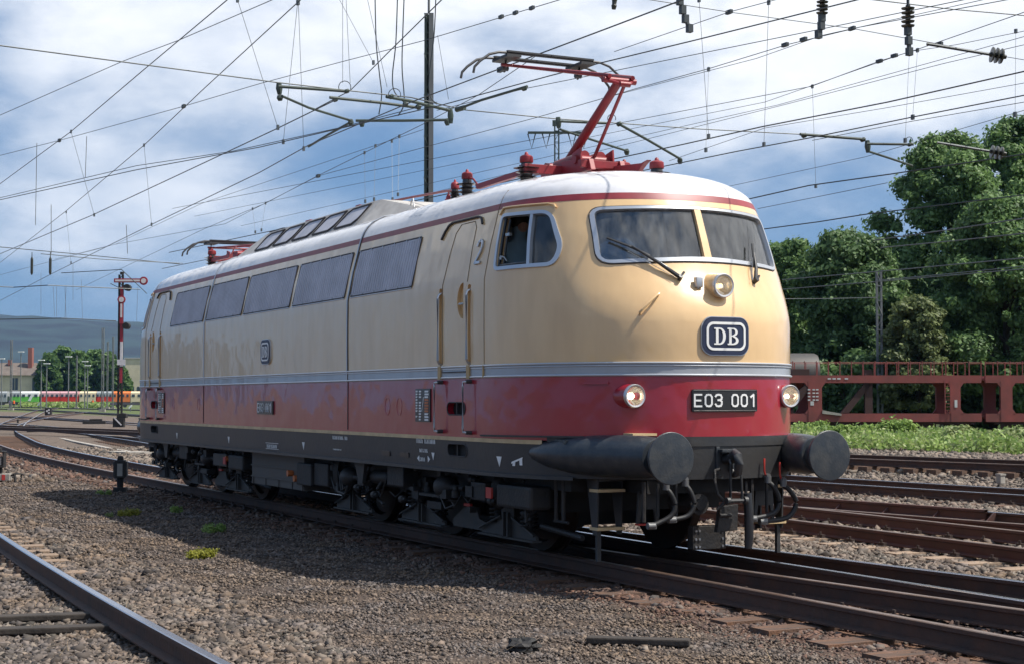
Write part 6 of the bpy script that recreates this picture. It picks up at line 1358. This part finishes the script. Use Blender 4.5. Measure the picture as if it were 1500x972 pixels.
# ================================================================== PARKED TRAINS IN THE DISTANCE
mat('roofpink',(0.55,0.32,0.34),.6); mat('trainred',(0.62,0.035,0.02),.5); mat('traingreen',(0.14,0.50,0.07),.5); mat('trainwhite',(0.72,0.72,0.70),.5); mat('traincream',(0.70,0.58,0.38),.5); mat('trainorange',(0.75,0.20,0.05),.5); mat('traindark',(0.10,0.09,0.10),.6); mat('traingrey',(0.30,0.32,0.33),.6); mat('trainwin',(0.05,0.07,0.09),.3); mat('housewall',(0.62,0.55,0.40),.9,noise=.2,nscale=.3); mat('houseroof',(0.16,0.13,0.11),.9,noise=.3,nscale=.6); mat('towerred',(0.24,0.09,0.07),.8); mat('vest',(0.9,0.16,0.03),.7); mat('vestblue',(0.25,0.2,0.35),.7)
TD=455.0; ts=TD/F_PX
def railcar(name,label,u0,u1,lower,upper,cat,front=False,dd=0.0,win=8):
    s=(TD+dd)/F_PX; g=atd(u0,584,TD+dd); L=(u1-u0)*s; t=empty(name,(g.x,g.y,-.1),RZ,label,cat,'trains parked far behind the yard')
    m=MB(); m.bx((0,0,.9),(L,2.9,2.5)); m.build('body',lower,t,bevel=.1)
    m=MB(); m.prism([(0,2.5),(2.9,2.5),(2.8,3.5),(2.3,3.95),(.6,3.95),(.1,3.5)],lambda a,b,d:(d,a,b),.05,L-.05); m.build('upper_body_and_roof',upper,t)
    m=MB(); k=win; 
    for i in range(k): a=L*(i+.25)/k; b=L*(i+.75)/k; m.bx((a,-.05,2.35),(b,.2,3.1))
    m.build('windows','trainwin',t)
    m=MB(); m.bx((.4,.3,.45),(L-.4,2.6,.9)); m.build('underframe','traindark',t)
    for x in(L*.15,L*.28,L*.72,L*.85): m=MB(); m.cyl((x,.4,.5),(x,.7,.5),.5,n=12); m.build('wheel','traindark',t)
    if front:
        m=MB(); m.prism([(L*.40,1.2),(L*.6,3.3),(L*.75,3.3),(L*.55,1.2)],lambda a,b,d:(a,d,b),-.08,-.02); m.build('white_stripe','trainwhite',t)
railcar('passenger_coach','grey coach at the left edge of the distant parked train',-30,10,'traingrey','traingrey','railway vehicle')
railcar('diesel_locomotive','dark and green distant locomotive left of the green and white one',14,29,'traingreen','traingrey','railway vehicle',win=3)
railcar('diesel_locomotive','bright green and white distant locomotive',30,57,'traingreen','trainwhite','railway vehicle',True,win=3)
railcar('diesel_locomotive','red distant locomotive left of the second red one',59,87,'trainred','roofpink','railway vehicle',win=4)
railcar('diesel_locomotive','second red distant locomotive beside the cream one',88,114,'trainred','roofpink','railway vehicle',win=4)
railcar('diesel_locomotive','cream distant locomotive in the parked row',116,140,'traincream','traincream','railway vehicle',win=4)
railcar('passenger_coach','dark red and grey distant coach right of the cream locomotive',141,164,'trainred','traingrey','railway vehicle',win=5)
railcar('passenger_coach','orange distant coach right of the semaphore post',165,190,'trainorange','trainorange','railway vehicle',win=4)
railcar('passenger_coach','cream distant coach next to the rear of the locomotive',191,260,'traincream','traincream','railway vehicle',win=8)
t0=atd(161,584,330); t=empty('flat_wagon',(t0.x,t0.y,-.1),RZ,'low dark flat wagon in front of the orange coach','wagon'); m=MB(); m.bx((0,0,.5),(14,2.6,1.0)); m.build('deck','traindark',t); 
for x in(1.5,3,10,12): m=MB(); m.cyl((x,.3,.4),(x,.6,.4),.4,n=12); m.build('wheel','traindark',t)
# two people in the distance
def walker(u,label,mt,dep=330):
    g=atd(u,584,dep); j=[(0,0,.95,.16,.12),(0,0,1.2,.15,.11),(0,0,1.42,.19,.11),(0,0,1.52,.06),(0,0,1.62,.10),(0,0,1.72,.08),(-.25,0,1.38,.06),(-.30,.02,1.1,.045),(-.28,-.08,.88,.04),(.25,0,1.38,.06),(.30,.02,1.1,.045),(.28,-.08,.88,.04),(-.1,0,.85,.09),(-.12,-.04,.48,.065),(-.13,.05,.06,.05),(-.13,-.12,.03,.04),(.1,0,.85,.09),(.14,.08,.48,.065),(.16,-.02,.06,.05),(.16,-.2,.03,.04)]
    e=[(0,1),(1,2),(2,3),(3,4),(4,5),(2,6),(6,7),(7,8),(2,9),(9,10),(10,11),(0,12),(12,13),(13,14),(14,15),(0,16),(16,17),(17,18),(18,19)]
    o=skin_person('person',j,e,(g.x,g.y,-.2),label,mats=('trousers',)); m=MB(); m.lathe((0,0,.90),(0,0,1),[(0,.21),(.25,.20),(.5,.24),(.58,.12)],12); m.build('jacket',mt,o,smooth=True); m=MB(); m.lathe((0,0,1.60),(0,0,1),[(0,.09),(.1,.115),(.18,.05)],10); m.build('hair','hair',o); o.rotation_euler=(0,0,RZ)
walker(14.5,'person in a purple blue jacket standing by the distant green locomotive','vestblue'); walker(20.5,'person in an orange vest standing by the distant green locomotive','vest'); walker(136,'person in an orange vest in front of the distant cream locomotive','vest',360)
# ================================================================== HOUSE, BUILDING, TOWN TREES, HILLS
HD=520.0; hs=HD/F_PX; g=atd(-5,584,HD); t=empty('house',(g.x,g.y,0),RZ,'pale house with a dark hipped roof behind the distant trains','house')
hz=lambda v:(584-v)*hs+CAM.z; hx=lambda u:(u+5)*hs
m=MB(); m.bx((hx(-40),0,-1),(hx(56),12,hz(549))); m.build('wall','housewall',t)
m=MB(); a,b,c_,d0=hx(-45),hx(60),hz(549),hz(530); m.add([(a,-.8,c_),(b,-.8,c_),(b,12.8,c_),(a,12.8,c_),(hx(-25),6,d0),(hx(45),6,d0)],[(0,1,5,4),(1,2,5),(2,3,4,5),(3,0,4),(3,2,1,0)]); rf=m.build('roof','houseroof',t)
m=MB(); m.bx((hx(36),3,hz(540)),(hx(42),5,hz(508))); m.build('chimney','towerred',rf)
m=MB(); m.bx((hx(5),4,hz(534)),(hx(9),6,hz(526))); m.build('chimney','towerred',rf)
for u in(-20,-5,17,22,47): 
    m=MB(); m.bx((hx(u),-.1,hz(571)),(hx(u+4),.1,hz(553))); m.build('window','trainwin',t)
    m=MB(); m.bx((hx(u-.5),-.14,hz(572)),(hx(u+4.5),-.02,hz(571))); m.build('sill','signalwhite',t)
g=atd(183,584,560); hs2=560/F_PX; t=empty('building',(g.x,g.y,0),RZ,'plain beige block building between the town trees and the locomotive','building'); m=MB(); m.bx((0,0,-1),(60*hs2,14,(584-525)*hs2+1.6)); m.build('wall','housewall',t); m=MB(); m.bx((-.3,-.3,(584-525)*hs2+1.6),(60*hs2+.3,14.3,(584-525)*hs2+2.0)); m.build('roof_edge','roofgrey',t)
for i in range(6):
    m=MB(); m.bx((2+i*2.2,-.08,4),(3.2+i*2.2,.05,6)); m.build('window','trainwin',t)
for i,(u,vt,w,dd,lab) in enumerate([(72,517,36,520,'left round town tree behind the red distant locomotive'),(92,508,44,530,'tallest town tree behind the distant trains'),(115,514,40,525,'middle town tree behind the cream distant locomotive'),(138,512,44,532,'town tree right of the middle one, left of the semaphore'),(160,516,36,526,'town tree right behind the semaphore post'),(176,535,28,518,'lower town tree beside the beige building')]):
    tree('town_tree',lab,u,vt,584,dd,w,'leaffar',100+i,5200,.85,lowcrown=.05)
n=9000; uu=RNG.uniform(28,168,n); P0=np.array([atd(u,584,d_)[:] for u,d_ in zip(uu,RNG.uniform(330,410,n))]); P0[:,2]=RNG.uniform(-.2,1.1,n)*(.4+.6*np.abs(noise2(P0[:,0]*.12,P0[:,1]*.12))); rg=np.random.default_rng(9); nr=rg.normal(size=(n,3)); nr/=np.linalg.norm(nr,axis=1,keepdims=True); tt=np.cross(nr,rg.normal(size=(n,3))); tt/=np.linalg.norm(tt,axis=1,keepdims=True); bb=np.cross(nr,tt); V=np.stack([P0-tt*.4,P0-bb*.25,P0+tt*.4,P0+bb*.25],1)
o=npmesh('distant_weeds',V.reshape(-1,3),np.arange(n*4).reshape(-1,4),['leafbright','leafpale'],(rg.uniform(0,1,n)<.4).astype(int)); tag(o,'strip of green weeds in front of the distant parked trains','weeds',kind='stuff')
mat('forest',(0.004,0.014,0.026),.9,noise=.6,nscale=.010,col2=(0.014,0.036,0.044),bump=1.0,bscale=.03,detail=12,lo=.42,hi=.58)
def hill(dep0,dep1,prof,seed,name):
    K=90; J=14; V=[]
    for i in range(K):
        u=-1400+4600*i/(K-1)
        hgt=float(np.interp(u,*zip(*prof)))
        for j in range(J):
            f=j/(J-1); dep=dep0+(dep1-dep0)*f; g=atd(u,584,dep); env=math.sin(min(1,f*1.15)*math.pi/2); top=(584-hgt)*dep1/F_PX
            V.append((g.x,g.y,-2+top*env+ (8*math.sin(i*1.9+j*seed)+5*math.sin(i*.7*seed+j*2.1))*env*.4))
    Fq=[(i*J+j,(i+1)*J+j,(i+1)*J+j+1,i*J+j+1) for i in range(K-1) for j in range(J-1)]
    o=npmesh(name,V,Fq,['forest'],smooth=True); tag(o,kind='structure')
hill(1700,3300,[(-1400,480),(-200,476),(0,473),(90,476),(180,481),(260,486),(400,490),(3200,505)],1.3,'hills')
# far village specks on the slope
mat('village',(0.62,0.58,0.55),.9)
for i in range(9):
    u=40+random.random()*24; v=532+random.random()*18-4; g=atd(u,v-20,1500); m=MB(); L=6+random.random()*6
    t=empty('village_house',(g.x,g.y,(584-v-4)*1500/F_PX-6),RZ+random.random(),'tiny pale village house on the slope, '+['leftmost of its cluster','below the tall red chimney','behind the chimney','above the roof ridge','left of the town trees','highest of its cluster','lowest of its cluster','beside the highest one','rightmost of its cluster'][i],'house','village houses on the slope'); m.bx((0,0,-8),(L,8,6)); m.build('wall','village',t); m=MB(); m.prism([(-.5,6),(L+.5,6),(L/2,9)],lambda a,b,d:(a,d,b),-.5,8.5); m.build('roof','towerred',t)
# ================================================================== HAZE
hm=bpy.data.materials.new('haze'); hm.use_nodes=True; nt=hm.node_tree; nt.nodes.clear(); o_=N(nt,'ShaderNodeOutputMaterial'); pv=N(nt,'ShaderNodeVolumePrincipled'); pv.inputs['Color'].default_value=(0.24,0.48,0.90,1); pv.inputs['Density'].default_value=0.000055; pv.inputs['Anisotropy'].default_value=0.2; nt.links.new(pv.outputs[0],o_.inputs['Volume']); MATS['haze']=hm
m=MB(); m.bx((-5200,-5200,-4),(5200,5200,330)); hz_=m.build('haze','haze'); tag(hz_,'thin blue haze over the far hills','haze',kind='stuff')
